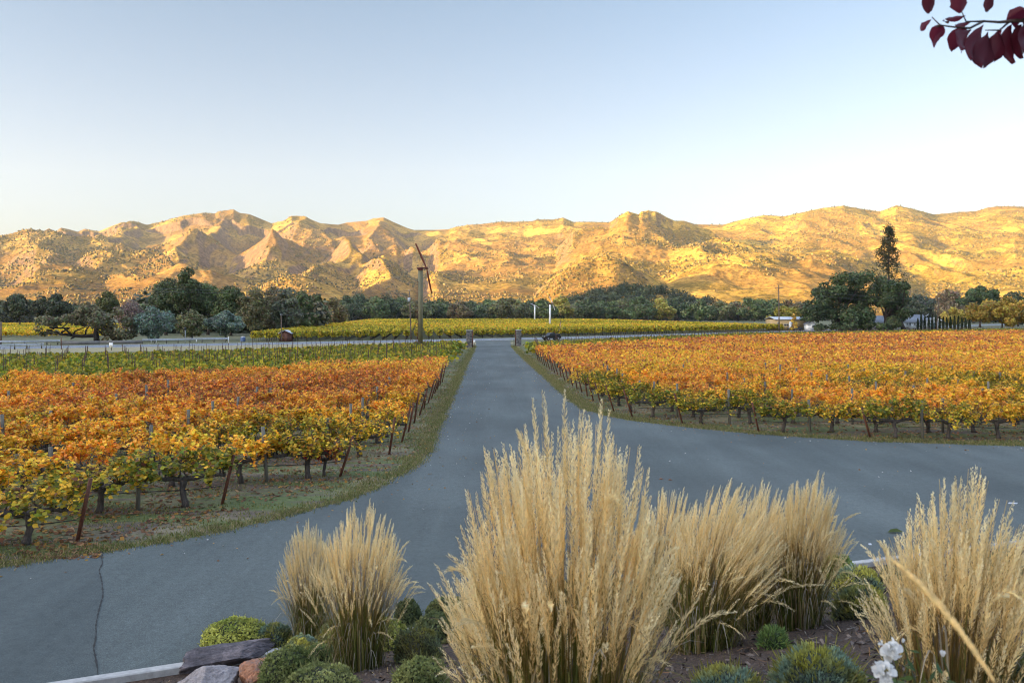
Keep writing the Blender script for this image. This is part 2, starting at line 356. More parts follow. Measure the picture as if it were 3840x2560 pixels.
# garden slope
m, nt, N, L, p = mat('mulch'); v = pos(N)
n1 = noise(N, L, 30, 8, 0.75, v); n2 = noise(N, L, 1.1, 4, 0.6, v)
r = ramp(N, [(0.30, (0.012, 0.008, 0.006)), (0.50, (0.055, 0.036, 0.026)), (0.74, (0.19, 0.135, 0.10))]); L.new(n1.outputs[0], r.inputs[0])
r2 = ramp(N, [(0.35, (0.9, 0.84, 0.80)), (0.7, (1.5, 1.35, 1.2))]); L.new(n2.outputs[0], r2.inputs[0])
L.new(mixc(N, L, 1.0, r.outputs[0], r2.outputs[0], 'MULTIPLY'), p.inputs['Base Color']); p.inputs['Roughness'].default_value = 1.0
bump(N, L, p, n1.outputs[0], 0.9, 0.05); M_mulch = m
g = MB(); us = np.linspace(-32, 48, 260); ts = np.concatenate([np.linspace(0.15, 14, 110), [20, 30]])
U, T = np.meshgrid(us, ts); Yb = kerbY(U) - T * 1.077
V = np.stack([U, Yb, berm_z(U, Yb)], -1).reshape(-1, 3); k = len(us); i, j = np.meshgrid(np.arange(k - 1), np.arange(len(ts) - 1)); q = (j * k + i).ravel()
g.add(V, np.stack([q, q + k, q + k + 1, q + 1], 1)); structure('garden_soil', g, M_mulch, True)
# bark chips
rg = np.random.default_rng(11); n = 15000
Yc = 2.6 + 15 * rg.random(n) ** 1.2; Xc = (rg.random(n) * 1.4 - 0.7) * Yc; ok = (kerbY(Xc) - Yc) > 0.25; Xc, Yc = Xc[ok], Yc[ok]
P = np.stack([Xc, Yc, berm_z(Xc, Yc) + 0.012], 1); Nn = rg.normal(size=P.shape) * 0.55 + np.array([0, 0.2, 1])
tone = rg.random(len(P)) ** 2; C = np.stack([0.03 + 0.16 * tone, 0.022 + 0.125 * tone, 0.018 + 0.10 * tone], 1)
g = MB(); g.cards(P, Nn, 0.012 + 0.022 * rg.random(len(P)), C, shape=np.array([(-1, -.35), (.9, -.4), (1.1, .3), (-.8, .4)]), rng=rg)
tag(g.build('bark_chips', M_attr), 'dark brown bark chips mulching the garden slope', 'bark chips', kind='stuff')

# ------------------------------------------------------------------ hills
def conv4(L_): return [(x / 9.8, 200 + y / 9.8) for x, y in L_]
def conv5(L_): return [(240 + x / 9.8, 200 + y / 9.8) for x, y in L_]
def conv6(L_): return [(480 + x / 8.82, 200 + y / 8.82) for x, y in L_]
def conv7(L_): return [(746.7 + x / 8.48, 200 + y / 8.48) for x, y in L_]
sky_l = [(-400, 250), (-200, 243), (0, 240), (30, 239)] + conv4([(440, 355), (520, 318), (600, 268), (680, 285), (760, 308), (835, 278), (970, 305), (1040, 275), (1100, 250), (1210, 212), (1240, 216), (1270, 200), (1330, 208), (1440, 240), (1600, 205), (1800, 150), (2000, 122), (2110, 130), (2140, 108), (2290, 90), (2352, 125)]) \
    + conv5([(90, 135), (310, 225), (430, 200), (500, 152), (640, 155), (690, 185), (790, 225), (960, 240), (1050, 218), (1250, 200), (1300, 178), (1410, 168), (1500, 212), (1640, 272), (1700, 290), (1900, 290), (2050, 285), (2100, 265), (2250, 240), (2352, 235)]) \
    + conv6([(180, 190), (300, 190), (450, 185), (520, 170), (650, 170), (735, 152), (820, 190), (1000, 190), (1150, 195), (1300, 215), (1500, 220), (1750, 180), (1800, 180), (1900, 212), (2050, 215), (2150, 215), (2250, 185), (2352, 160)]) \
    + conv7([(150, 125), (320, 135), (480, 100), (640, 65), (820, 45), (950, 70), (1130, 95), (1270, 42), (1400, 70), (1590, 120), (1750, 105), (1950, 90), (2050, 60), (2150, 48), (2352, 55)]) + [(1100, 212), (1300, 222), (1500, 235)]
RIDGES = [  # crest (pixel) , distance, base distance, shape power
    (sky_l, 3600, 1250, 1.25, 60),
    ([(540, 272)] + conv6([(820, 260), (980, 220), (1150, 190), (1230, 140), (1300, 97), (1400, 125), (1420, 100), (1480, 90), (1560, 100), (1650, 150), (1750, 195), (1900, 255), (2050, 330), (2200, 420)]) + [(790, 275)], 2650, 1150, 1.1, 40),
    ([(-400, 262), (-200, 240)] + conv4([(0, 320), (130, 318), (280, 318), (430, 355), (560, 370), (680, 390), (800, 440), (950, 490), (1050, 530)]) + [(150, 275)], 2700, 1250, 1.15, 30),
    ([(60, 276)] + conv4([(880, 535), (950, 505), (1060, 525), (1200, 480), (1400, 440), (1700, 450), (1880, 420), (2000, 445), (2150, 500), (2352, 580)]) + [(275, 268), (310, 276), (340, 290)], 2150, 1150, 1.0, 25),
    ([(-300, 275)] + conv4([(0, 640), (200, 590), (500, 570), (700, 590), (800, 610)]) + [(105, 268), (130, 280), (160, 296)], 1850, 1100, 1.0, 20),
    ([(200, 290), (240, 276)] + conv5([(300, 725), (540, 715), (650, 760), (800, 850)]) + [(345, 300)], 1650, 1050, 1.0, 15),
    ([(345, 285), (370, 254), (395, 253), (430, 262), (460, 280)], 2700, 1500, 1.0, 15),
    ([(530, 300)] + conv6([(600, 740), (750, 650), (900, 560), (1060, 520), (1250, 530), (1400, 590), (1550, 680)]) + [(690, 300)], 1500, 1000, 0.9, 20),
    ([(630, 285), (645, 268)] + conv6([(1600, 480), (1750, 430), (1900, 370), (2000, 340), (2250, 340)]) + conv7([(40, 330), (250, 380), (450, 385), (700, 400), (900, 440), (1100, 500)]) + [(910, 275), (960, 290)], 2050, 1100, 1.0, 25),
    ([(690, 300), (720, 283), (760, 275), (800, 281), (840, 292), (870, 302)], 1550, 1050, 1.0, 20),
    ([(860, 300), (900, 276), (960, 268), (1010, 262), (1060, 258), (1200, 250), (1500, 250)], 2150, 1150, 1.0, 25),
    ([(570, 303)] + conv6([(950, 850), (1100, 820), (1200, 805), (1400, 800), (1560, 808), (1700, 850), (1900, 895)]) + [(706, 303)], 900, 690, 0.9, 5),
]
pxs = np.linspace(-330, 1350, 1250); ds = np.concatenate([640 * (2950 / 640) ** np.linspace(0, 1, 340, endpoint=False), np.linspace(2950, 3850, 230, endpoint=False), np.linspace(3850, 4500, 12)])
def blur(a, w_):
    k_ = np.exp(-0.5 * (np.arange(-3 * w_, 3 * w_ + 1) / w_) ** 2); k_ /= k_.sum(); return np.convolve(np.pad(a, 3 * w_, mode='edge'), k_, 'valid')
PXg, Dg = np.meshgrid(pxs, ds)
Xw = (PXg - CX) / F * Dg
Z = np.full(PXg.shape, -12.0)
for k, (cr, D, B, pw, cl) in enumerate(RIDGES):
    cr = np.array(cr); o = np.argsort(cr[:, 0]); cr = cr[o]
    if k: cr = np.concatenate([[(cr[0, 0] - 45, 318), (cr[0, 0] - 18, cr[0, 1] * .6 + 318 * .4)], cr, [(cr[-1, 0] + 18, cr[-1, 1] * .6 + 318 * .4), (cr[-1, 0] + 45, 318)]])
    py = np.interp(pxs, cr[:, 0], cr[:, 1], left=330, right=330)
    Dk = D * (1 + 0.10 * (fbm(pxs / 70, pxs * 0 + k, 30 + k, 3) - 0.5))
    H = EYE + (HY - py) / F * Dk
    t = np.clip((Dg - B) / (Dk[None] - B), 0, 1)
    Hs = blur(H, 26); bl = sstep(0.62, 0.97, t); pw = pw + (0.8 * sstep(200, 270, pxs) * (1 - sstep(385, 440, pxs)))[None] if k == 0 else pw; front = (Hs[None] * (1 - bl) + H[None] * bl) * t ** pw - 12 * (1 - t)
    if k == 0:   # rock palisades under the western crest
        on = sstep(40, 60, pxs) * (1 - sstep(405, 430, pxs)); drop = Dk[None] - Dg; D0 = Dk
        for (s0, h0, sd_) in ((40, 32, 5), (230, 15, 15)):
            clf = h0 * (0.30 + 1.0 * vnoise(pxs / 15, pxs * 0, sd_)) * on
            setb = s0 + 110 * vnoise(pxs / 16, pxs * 0, sd_ + 3) + 30 * vnoise(pxs / 5.5, pxs * 0, sd_ + 4) * vnoise(pxs / 23, pxs * 0, sd_ + 6) * 2 + 16 * vnoise(pxs / 2.1, pxs * 0, sd_ + 5)
            front = front - clf[None] * sstep(setb[None], setb[None] + 16, drop) * t ** 0.5
    back = H[None] - (Dg - Dk[None]) * (0.16 if k == 3 else 0.32)
    h = np.where(Dg <= Dk[None], front, back)
    Z = np.maximum(Z, h) + 0
def hump(x, a, b, c, d): return sstep(a, b, x) * (1 - sstep(c, d, x))
Z = Z * (1 - 0.42 * hump(PXg, 272, 318, 345, 372) * hump(Dg, 1900, 2300, 3050, 3420)) * (1 - 0.30 * hump(PXg, 196, 214, 228, 246) * hump(Dg, 2200, 2450, 3100, 3420)) * (1 - 0.25 * hump(PXg, 396, 412, 420, 440) * hump(Dg, 2200, 2450, 3100, 3420))
for rib, slope in (([(306, 217, 3540), (296, 228, 3250), (281, 243, 2850), (262, 258, 2400), (236, 275, 2000), (205, 300, 1620)], .60), ([(384, 218, 3540), (380, 231, 3200), (366, 247, 2850), (344, 262, 2450), (322, 280, 2050), (292, 303, 1650)], .58), ([(236, 211, 3540), (214, 226, 3150), (190, 240, 2750), (168, 262, 2250), (150, 292, 1750)], .55), ([(140, 224, 3540), (112, 240, 3000), (80, 254, 2500), (52, 275, 2000), (30, 298, 1650)], .50), ([(440, 231, 3500), (424, 250, 2900), (408, 266, 2400), (388, 285, 1950), (372, 304, 1600)], .5)):
    rb_ = np.array(rib)[::-1]; pc = np.interp(Dg, rb_[:, 2], rb_[:, 0]) + 24 * (vnoise(Dg / 210, Dg * 0 + rib[0][0], 77) - .5) * sstep(0, 500, 3540 - Dg) + 8 * (vnoise(Dg / 70, Dg * 0 + rib[0][0], 78) - .5); hzr = EYE + (HY - np.interp(Dg, rb_[:, 2], rb_[:, 1])) / F * Dg + 26 * (vnoise(Dg / 160, Dg * 0 + rib[0][0], 79) - .5) * sstep(0, 300, 3540 - Dg)
    lat = np.abs(PXg - pc) / F * Dg; on_ = hump(Dg, rb_[0, 2] - 250, rb_[0, 2] + 60, 3480, 3600)
    zr_ = hzr - slope * lat - 60 * (1 - on_) - 500 * (on_ < 0.01); dz_ = 26.0; hmix = np.clip(0.5 + 0.5 * (zr_ - Z) / dz_, 0, 1); Z = Z * (1 - hmix) + zr_ * hmix + dz_ * hmix * (1 - hmix)
env = sstep(950, 1500, Dg)
crest_tan = np.maximum.accumulate(Z / Dg, axis=0)
wx = Xw + 160 * (fbm(Xw / 420, Dg / 420, 41, 3) - 0.5); wy = Dg + 160 * (fbm(Xw / 420, Dg / 420, 57, 3) - 0.5)
uu_ = 0.84 * wx + 0.54 * wy; vv_ = -0.54 * wx + 0.84 * wy      # spurs run down towards the drive and to the east
r0 = 1 - np.abs(2 * vnoise(uu_ / 430, vv_ / 1100, 161) - 1)
r1 = 1 - np.abs(2 * vnoise(uu_ / 210, vv_ / 520, 61) - 1)
r2 = 1 - np.abs(2 * vnoise(wx / 100 + wy / 900, wy / 210, 71) - 1)
r3 = 1 - np.abs(2 * vnoise(wx / 44, wy / 80, 81) - 1)
hz = np.clip(Z / 110, 0.05, 1.0); west = 1 - 0.66 * sstep(370, 500, PXg)
rel = west * (110 * (r0 - 0.66) + 80 * (r1 - 0.66)) + 20 * (r2 - 0.7) + 7 * (r3 - 0.6) + 10 * (fbm(Xw / 30, Dg / 30, 91, 3) - 0.5) + 5 * (fbm(Xw / 9, Dg / 9, 95, 2) - 0.5)
nearcrest = sstep(-520, -40, Dg - D0[None])
Z2 = Z + env * hz * rel * (1 - 0.85 * nearcrest)
# bring the skyline back to the surveyed one
tan_now = ((Z2 - EYE) / Dg).max(axis=0)
tgt_py = np.interp(pxs, [a for a, b in sky_l], [b for a, b in sky_l])
c2 = np.array(RIDGES[1][0]); c3 = np.array(RIDGES[2][0])
tgt_py = np.minimum(tgt_py, np.interp(pxs, c2[:, 0], c2[:, 1], left=330, right=330)); tgt_py = np.minimum(tgt_py, np.interp(pxs, c3[:, 0], c3[:, 1], left=330, right=330))
ratio = ((HY - tgt_py) / F) / tan_now
ratio = np.clip(ratio, 0.7, 1.4)
wgt = sstep(-600, -60, Dg - D0[None]); wgt = np.maximum(wgt, sstep(2350, 2600, Dg) * ((PXg > 585) & (PXg < 705)))
Z2 = Z2 * (1 + wgt * (ratio[None] - 1))
g = MB(); nr, nc = PXg.shape
i, j = np.meshgrid(np.arange(nc - 1), np.arange(nr - 1)); q = (j * nc + i).ravel()
g.add(np.stack([Xw, Dg, Z2], -1).reshape(-1, 3), np.stack([q, q + 1, q + nc + 1, q + nc], 1))
m, nt, N, L, p = mat('hill_cover'); v = pos(N)
n1 = noise(N, L, 0.006, 8, 0.62, v); n2 = noise(N, L, 0.03, 8, 0.7, v); n3 = noise(N, L, 0.16, 5, 0.7, v); n4 = noise(N, L, 0.0022, 4, 0.55, v)
gr = ramp(N, [(0.3, (0.36, 0.195, 0.045)), (0.52, (0.54, 0.325, 0.075)), (0.72, (0.70, 0.46, 0.13))]); L.new(n2.outputs[0], gr.inputs[0])
scb = ramp(N, [(0.34, (0.10, 0.072, 0.020)), (0.62, (0.32, 0.20, 0.045))]); L.new(n3.outputs[0], scb.inputs[0])
ad = N.new('ShaderNodeMath'); ad.operation = 'ADD'; L.new(n1.outputs[0], ad.inputs[0])
mu = N.new('ShaderNodeMath'); mu.operation = 'MULTIPLY'; mu.inputs[1].default_value = 0.9; L.new(n2.outputs[0], mu.inputs[0]); L.new(mu.outputs[0], ad.inputs[1])
sm = ramp(N, [(0.90, (0, 0, 0)), (1.0, (1, 1, 1))]); L.new(ad.outputs[0], sm.inputs[0]); 
mh = N.new('ShaderNodeMath'); mh.operation = 'MULTIPLY'; mh.inputs[1].default_value = 1.0; L.new(ad.outputs[0], mh.inputs[0]); L.new(mh.outputs[0], sm.inputs[0])
c = mixc(N, L, sm.outputs[0], gr.outputs[0], scb.outputs[0])
bm_ = ramp(N, [(0.46, (0, 0, 0)), (0.56, (0.85, 0.85, 0.85))]); L.new(n4.outputs[0], bm_.inputs[0])
c = mixc(N, L, bm_.outputs[0], c, mixc(N, L, 0.30, (0.25, 0.125, 0.045), c))
geo = N.new('ShaderNodeNewGeometry'); sx = N.new('ShaderNodeSeparateXYZ'); L.new(geo.outputs['Normal'], sx.inputs[0])
rk = ramp(N, [(0.72, (1, 1, 1)), (0.84, (0, 0, 0))]); L.new(sx.outputs['Z'], rk.inputs[0])
mpz = N.new('ShaderNodeMapping'); mpz.inputs['Scale'].default_value = (1, 1, 0.12); L.new(v, mpz.inputs[0]); nz = noise(N, L, 0.09, 6, 0.7, mpz.outputs[0])
rc = ramp(N, [(0.3, (0.11, 0.07, 0.042)), (0.7, (0.33, 0.205, 0.11))]); L.new(nz.outputs[0], rc.inputs[0])
c = mixc(N, L, rk.outputs[0], c, rc.outputs[0])
n9 = noise(N, L, 0.11, 4, 0.75, v); r9 = ramp(N, [(0.36, (0.48, 0.48, 0.46)), (0.5, (1.0, 1.0, 1.0)), (0.68, (1.22, 1.22, 1.2))]); L.new(n9.outputs[0], r9.inputs[0]); c = mixc(N, L, 1.0, c, r9.outputs[0], 'MULTIPLY')
spx = N.new('ShaderNodeSeparateXYZ'); L.new(v, spx.inputs[0]); mrx = N.new('ShaderNodeMapRange'); mrx.inputs[1].default_value = -1500; mrx.inputs[2].default_value = 900; L.new(spx.outputs['X'], mrx.inputs[0])
tx = ramp(N, [(0.0, (0.84, 0.84, 0.98)), (0.5, (1.0, 0.94, 0.95)), (1.0, (1.10, 1.05, 0.80))]); L.new(mrx.outputs[0], tx.inputs[0]); c = mixc(N, L, 1.0, c, tx.outputs[0], 'MULTIPLY')   # grasses turn yellower towards the east
L.new(c, p.inputs['Base Color']); p.inputs['Roughness'].default_value = 1.0; p.inputs['Specular IOR Level'].default_value = 0.0
bump(N, L, p, n3.outputs[0], 0.8, 3.0); M_hill = m
structure('hills', g, M_hill, True)
def hill_at(px, d):
    a = np.interp(px, pxs, np.arange(nc)); b = np.interp(np.log(d), np.log(ds), np.arange(nr))
    a0 = np.clip(a.astype(int), 0, nc - 2); b0 = np.clip(b.astype(int), 0, nr - 2); fa = a - a0; fb = b - b0
    return (Z2[b0, a0] * (1 - fa) + Z2[b0, a0 + 1] * fa) * (1 - fb) + (Z2[b0 + 1, a0] * (1 - fa) + Z2[b0 + 1, a0 + 1] * fa) * fb

# the ridge behind the yard that holds the valley floor in shade
g = MB(); un = np.linspace(-5000, 5000, 90); vn = np.array([-3600, -3000, -2500, -2150, -2000, -1850, -1500, -1000, -600])
hh = np.array([0, 0.45, 0.8, 0.96, 1, 0.95, 0.62, 0.2, -0.02])
sdir = np.array([math.sin(SUN_AZ), math.cos(SUN_AZ)]); sper = np.array([sdir[1], -sdir[0]])
RID_H = 40 + (600 + 2000) * math.tan(SUN_EL)
crest = RID_H * (1 + 0.03 * (fbm(un / 600, un * 0, 12) - 0.5)) - 125 * sstep(850, 1500, -un)
Uu, Vv = np.meshgrid(un, vn); Zr = hh[:, None] * crest[None]
xy = Uu[..., None] * sper + Vv[..., None] * sdir
V = np.concatenate([xy, Zr[..., None]], -1).reshape(-1, 3); k = len(un); i, j = np.meshgrid(np.arange(k - 1), np.arange(len(vn) - 1)); q = (j * k + i).ravel()
g.add(V, np.stack([q, q + 1, q + k + 1, q + k], 1)); structure('western_hills', g, M_hill, True)

# trees and scrub over the hills
rg = np.random.default_rng(21)
def blob_set(P, S, C, rng, k=14, flat=0.85):
    """many small round crowns: each an uneven ring-and-cap lump"""
    n = len(P); K = 5; a = np.arange(K) / K * 2 * math.pi; V = []
    for (r, z) in ((0.8, 0.05), (0.95, 0.6)):
        jit = 0.6 + 0.8 * rng.random((n, K)); zj = z + 0.3 * (rng.random((n, K)) - 0.5)
        V.append(np.stack([r * jit * np.cos(a + z), r * jit * np.sin(a + z), zj * 1.7 * flat], -1))
    V.append(np.stack([0.3 * (rng.random((n, 1)) - 0.5), 0.3 * (rng.random((n, 1)) - 0.5), np.full((n, 1), 1.6 * flat) + 0.5 * rng.random((n, 1))], -1))
    V = np.concatenate(V, 1); V = P[:, None, :] + V * S[:, None, None]; f = []
    for q in range(K): f += [[q, (q + 1) % K, K + (q + 1) % K], [q, K + (q + 1) % K, K + q], [K + q, K + (q + 1) % K, 2 * K]]
    f = np.array(f); Fc = (np.arange(n) * (2 * K + 1))[:, None, None] + f[None]
    Cf = np.repeat(C, len(f), 0) * (0.7 + 0.6 * rng.random((n * len(f), 1)))
    return V.reshape(-1, 3), Fc.reshape(-1, 3), Cf
n = 190000
px_ = rg.uniform(-120, 1150, n); d_ = 1000 * (3.7) ** rg.random(n)
x_ = (px_ - CX) / F * d_
dens = fbm(x_ / 170, d_ / 170, 131, 4) + 0.5 * (fbm(x_ / 40, d_ / 40, 141, 3) - 0.5) + 0.05 * (px_ < 330) - 0.03 * sstep(2600, 3400, d_)
z_ = hill_at(px_, d_)
keep = (dens > 0.44 + 0.13 * rg.random(n)) & (z_ > 6)
px_, d_, x_, z_ = px_[keep], d_[keep], x_[keep], z_[keep]; n = len(px_)
S = (0.8 + 3.0 * rg.random(n) ** 3.2) * (1 + 0.2 * (px_ < 320)) * (0.68 + 0.32 * sstep(1200, 2000, d_)); hue = rg.random(n)[:, None]
C = np.where(hue < 0.5, np.array([[0.13, 0.098, 0.024]]), np.where(hue < 0.85, np.array([[0.24, 0.16, 0.036]]), np.array([[0.34, 0.20, 0.07]]))) * (0.7 + 0.6 * rg.random((n, 1)))
g = MB(); g.add(*blob_set(np.stack([x_, d_, z_ - 0.5], 1), S, C, rg)); tag(g.build('hillside_scrub', M_tree), 'olive and golden scrub and small trees dotting the sunlit hills', 'scrub', kind='stuff')
n = 520; px_ = np.concatenate([rg.uniform(150, 235, 90), rg.uniform(470, 720, 200), rg.uniform(720, 1024, 230)]); d_ = np.interp(px_, pxs, D0) - rg.uniform(-15, 70, n); z_ = hill_at(px_, d_); S = 1.6 + 2.6 * rg.random(n) ** 2
V_, F_, C_ = blob_set(np.zeros((n, 3)), S, np.full((n, 3), (0.085, 0.075, 0.028)), rg); V_ = V_.reshape(n, 11, 3) * np.array([0.62, 0.62, 1.5]) + np.stack([(px_ - CX) / F * d_, d_, z_ - 1], 1)[:, None]
g = MB(); g.add(V_.reshape(-1, 3), F_, C_); tag(g.build('ridge_trees', M_tree), 'small dark conifers standing along the mountain skyline', 'ridge trees', kind='stuff')

# ------------------------------------------------------------------ trees
def fol(rng, base, n, spread=0.25):
    base = np.array(base); u = rng.random((n, 1)); return base[None] * (1 - spread + 2 * spread * u) * (1 + 0.12 * rng.normal(size=(n, 3)))
def lobes(rng, cx, cz, rx, rz, nl, rmin, rmax, ry=None):
    ry = rx if ry is None else ry
    out = []
    for _ in range(nl):
        u = rng.normal(size=3); u /= np.linalg.norm(u); rr = 0.5 + 0.5 * rng.random() ** 0.7
        out.append((cx + u[0] * rx * rr, u[1] * ry * rr, cz + u[2] * rz * rr, rng.uniform(rmin, rmax)))
    return out
def crown_mesh(rng, lb, n, size, col, up=0.5, gap=0.0, name='crown', aspect=1.0, elong=None, inner=True):
    g = MB(); w_ = np.array([l[3] ** 2 for l in lb]); w_ /= w_.sum()
    tint = 0.72 + 0.56 * rng.random(len(lb))
    for l, ww, ti in zip(lb, w_, tint):
        k = max(6, int(n * ww)); u = rng.normal(size=(k, 3)); u /= np.linalg.norm(u, axis=1)[:, None]
        rr = (0.55 + 0.5 * rng.random((k, 1)) ** 0.6); wv = 1 + 0.22 * np.sin(u[:, :1] * 7 + l[0]) * np.cos(u[:, 1:2] * 6 + l[2])
        P = np.array(l[:3]) + u * rr * wv * l[3] * np.array([1, 1, 0.82])
        Nn = u + rng.normal(size=(k, 3)) * 0.7 + np.array([0, 0, up])
        C = fol(rng, col, k) * ti * 2.0
        if elong is None: g.cards(P, Nn, size * (0.6 + 0.8 * rng.random(k)), C, k=5, rng=rng, aspect=aspect)
        else: g.cards(P, Nn, size * (0.6 + 0.8 * rng.random(k)), C, shape=elong, rng=rng)
    return g.mesh(name, M_tree)
def limb_mesh(rng, h, r, lb, fork=0.35, nb=9, lean=(0, 0), name='trunk', k=7):
    g = MB(); top = np.array([lean[0], lean[1], h * fork])
    zz = np.linspace(0, 1, 5)[:, None]; wob = np.concatenate([np.zeros((1, 3)), rng.normal(size=(4, 3)) * r * 0.25]); wob[:, 2] = 0
    P = zz * top + wob; g.tube(P, r * np.array([1.5, 1.05, 0.95, 0.85, 0.8]), k)
    for l in sorted(lb, key=lambda q: -q[3])[:nb]:
        a = P[-1] - np.array([0, 0, rng.random() * h * fork * 0.25]); b = np.array(l[:3]); mid = (a + b) / 2 + rng.normal(size=3) * 0.06 * h
        t = np.linspace(0, 1, 6)[:, None]; Q = (1 - t) ** 2 * a + 2 * t * (1 - t) * mid + t * t * b
        g.tube(Q, np.linspace(r * 0.55, r * 0.10, 6), 5)
    return g.mesh(name, M_bark, True)
def tree(label, px, Y, top, base=None, wpx=20, col=(0.05, 0.07, 0.025), name='oak_tree', n=3200, size=None, nl=16, seed=0, shape='round', group=None, trunk=True, cat='tree', zbase=0.0, gaps=False, skirt=0.12):
    rng = np.random.default_rng(seed * 7 + 101)
    h = EYE + (HY - top) / F * Y - zbase; wd = wpx / F * Y; x = (px - CX) / F * Y
    t = thing(name, label, cat, (x, Y, zbase), 0, group)
    size = size or max(0.28, 1.5 / F * Y)
    if shape == 'round':
        lo = h * skirt; wd = wd * 1.12; rl = min(wd, h - lo); nl = int(nl * 1.6); n = int(n * 2.6); size = size * 0.72
        lb = lobes(rng, 0, (h + lo) / 2, max(wd * .5 - rl * .15, wd * .2), (h - lo) * .5 - rl * .13, nl, rl * 0.12, rl * 0.21, ry=max(wd * .45 - rl * .15, wd * .2))
        lb += [(rng.normal() * wd * .08, 0, h - rl * .17, rl * .18), (wd * .34, 0, lo + (h - lo) * .4, rl * .17), (-wd * .34, 0, lo + (h - lo) * .4, rl * .17), (0, -wd * .2, lo + (h - lo) * .5, rl * .24)]
    elif shape == 'upright':
        lb = []
        for q in range(nl):
            f = (q + 0.5) / nl; rr = wd * 0.5 * (1 - f) ** 0.7 * 0.75 + 0.05 * wd
            a = rng.random() * 6.28; lb.append((math.cos(a) * rr * 0.7, math.sin(a) * rr * 0.7, h * (0.10 + 0.84 * f), wd * 0.10 + rr * 0.35))
    link('trunk', limb_mesh(rng, h, max(0.12, h * 0.022), lb, fork=0.3 if shape == 'round' else 0.8), t)
    link('crown', crown_mesh(rng, lb, n, size, col), t)
    return t
DK = (0.060, 0.074, 0.034); OL = (0.105, 0.105, 0.045); GR = (0.078, 0.098, 0.038); BL = (0.082, 0.108, 0.082); MV = (0.135, 0.10, 0.082); YG = (0.20, 0.17, 0.035); AU = (0.26, 0.15, 0.03); BRN = (0.115, 0.090, 0.045)
T = tree
T('spreading grey-green oak beyond the highway, farthest from the drive', 20, 262, 293, wpx=34, col=(0.055, 0.062, 0.032), seed=1, n=3000, skirt=0.3)
T('broad grey-green oak left of the oak with the long horizontal limb', 52, 258, 292.5, wpx=38, col=(0.058, 0.064, 0.034), seed=2, n=3400, skirt=0.28)
T('tall oak with a rounded top rising behind the horizontal limb oak', 108, 205, 290, wpx=24, col=(0.07, 0.075, 0.026), seed=3, skirt=0.25)
T('small dark tree low behind the horizontal limb oak', 76, 300, 304, wpx=24, col=DK, seed=4, n=1500)
T('bare mauve-brown tree between the rounded oak and the blue-green tree', 131, 196, 297.5, wpx=32, col=MV, seed=5, n=2200, name='bare_tree', size=0.26)
T('low brown thicket tree beside the concrete bridge wall', 122, 146, 330, wpx=22, col=BRN, seed=6, n=1500, name='thicket', cat='shrub', skirt=0.0)
T('blue-green feathery tree behind the end of the concrete bridge wall', 153, 146, 305, wpx=38, col=BL, seed=7, n=4200, name='acacia_tree', skirt=0.02, size=0.26)
T('dark oak with a leaning top on the grove\'s outer edge', 166, 190, 277, wpx=32, col=DK, seed=8, n=4200, skirt=0.15)
T('tallest tree of the grove with a ragged spire', 185, 186, 266, wpx=30, col=(0.06, 0.072, 0.03), seed=9, n=4200, nl=20, skirt=0.2)
T('olive oak right behind the long guardrail post light', 192, 156, 308.5, wpx=30, col=OL, seed=10, n=3000, skirt=0.05)
T('dark broad oak just right of the tallest grove tree', 208, 192, 281, wpx=34, col=GR, seed=11, n=4000, skirt=0.1)
T('blue-green rounded tree behind the guardrail end', 226, 151, 309.5, wpx=38, col=BL, seed=12, n=4200, name='acacia_tree', size=0.26, skirt=0.15)
T('dark oak rising directly behind the rounded blue-green tree', 231, 184, 284, wpx=34, col=(0.048, 0.06, 0.022), seed=13, n=4000, skirt=0.1)
T('olive-brown tree right of the rounded blue-green tree', 252, 182, 286, wpx=32, col=(0.085, 0.078, 0.035), seed=14, n=3600, skirt=0.05)
T('brownish twiggy tree with thin top behind the red shed pole', 270, 196, 284, wpx=30, col=(0.10, 0.085, 0.045), seed=15, n=3000, skirt=0.05, size=0.27)
T('grey-green willow behind the red shed', 287, 190, 287, wpx=28, col=(0.075, 0.082, 0.05), seed=16, n=3200, skirt=0.0)
T('dark green tree between the red shed and the dark end of the grove', 303, 205, 289.5, wpx=26, col=GR, seed=17, n=3000, skirt=0.0)
T('dark tree at the field end of the grove', 316, 225, 292.5, wpx=22, col=DK, seed=18, n=2600, skirt=0.0)
T('thin yellowing tree at the grove\'s end above the yellow vine rows', 333, 285, 296, wpx=28, col=(0.13, 0.105, 0.045), seed=19, n=2400, skirt=0.0)
T('low yellow-green willow bush left of the far dark oaks', 336, 330, 310, wpx=26, col=(0.15, 0.13, 0.045), seed=20, n=1600, skirt=0.0, name='willow_bush', cat='shrub')
T('bright orange tree catching sun beyond the grove\'s end', 343, 1080, 302, wpx=12, col=(0.30, 0.15, 0.03), seed=21, n=700, zbase=0.0)
# far tree line
line = [(348, 291.5 + 3, 22), (361, 291.5, 26), (376, 295, 22), (387, 293.5, 24), (402, 296, 24), (417, 299, 24), (431, 300, 20), (445, 298, 24), (460, 301, 22), (474, 299.5, 24), (489, 298, 22), (502, 297, 26), (517, 296, 24), (531, 299, 22), (545, 297.5, 22), (560, 296, 22), (574, 299, 22), (590, 296.5, 26), (606, 299, 24), (622, 297, 26), (640, 295, 30), (660, 297, 26), (678, 295, 30), (700, 297.5, 30), (722, 299.5, 26), (738, 301, 22), (754, 296.5, 28), (772, 298, 24), (790, 299, 24)]
tint = [DK, DK, GR, DK, GR, OL, DK, GR, BRN, DK, GR, OL, OL, DK, GR, YG, OL, DK, GR, OL, GR, YG, DK, GR, OL, BRN, GR, GR, BRN]
NMT = {DK: 'dark green', GR: 'green', OL: 'olive', YG: 'yellowish', BRN: 'brownish'}
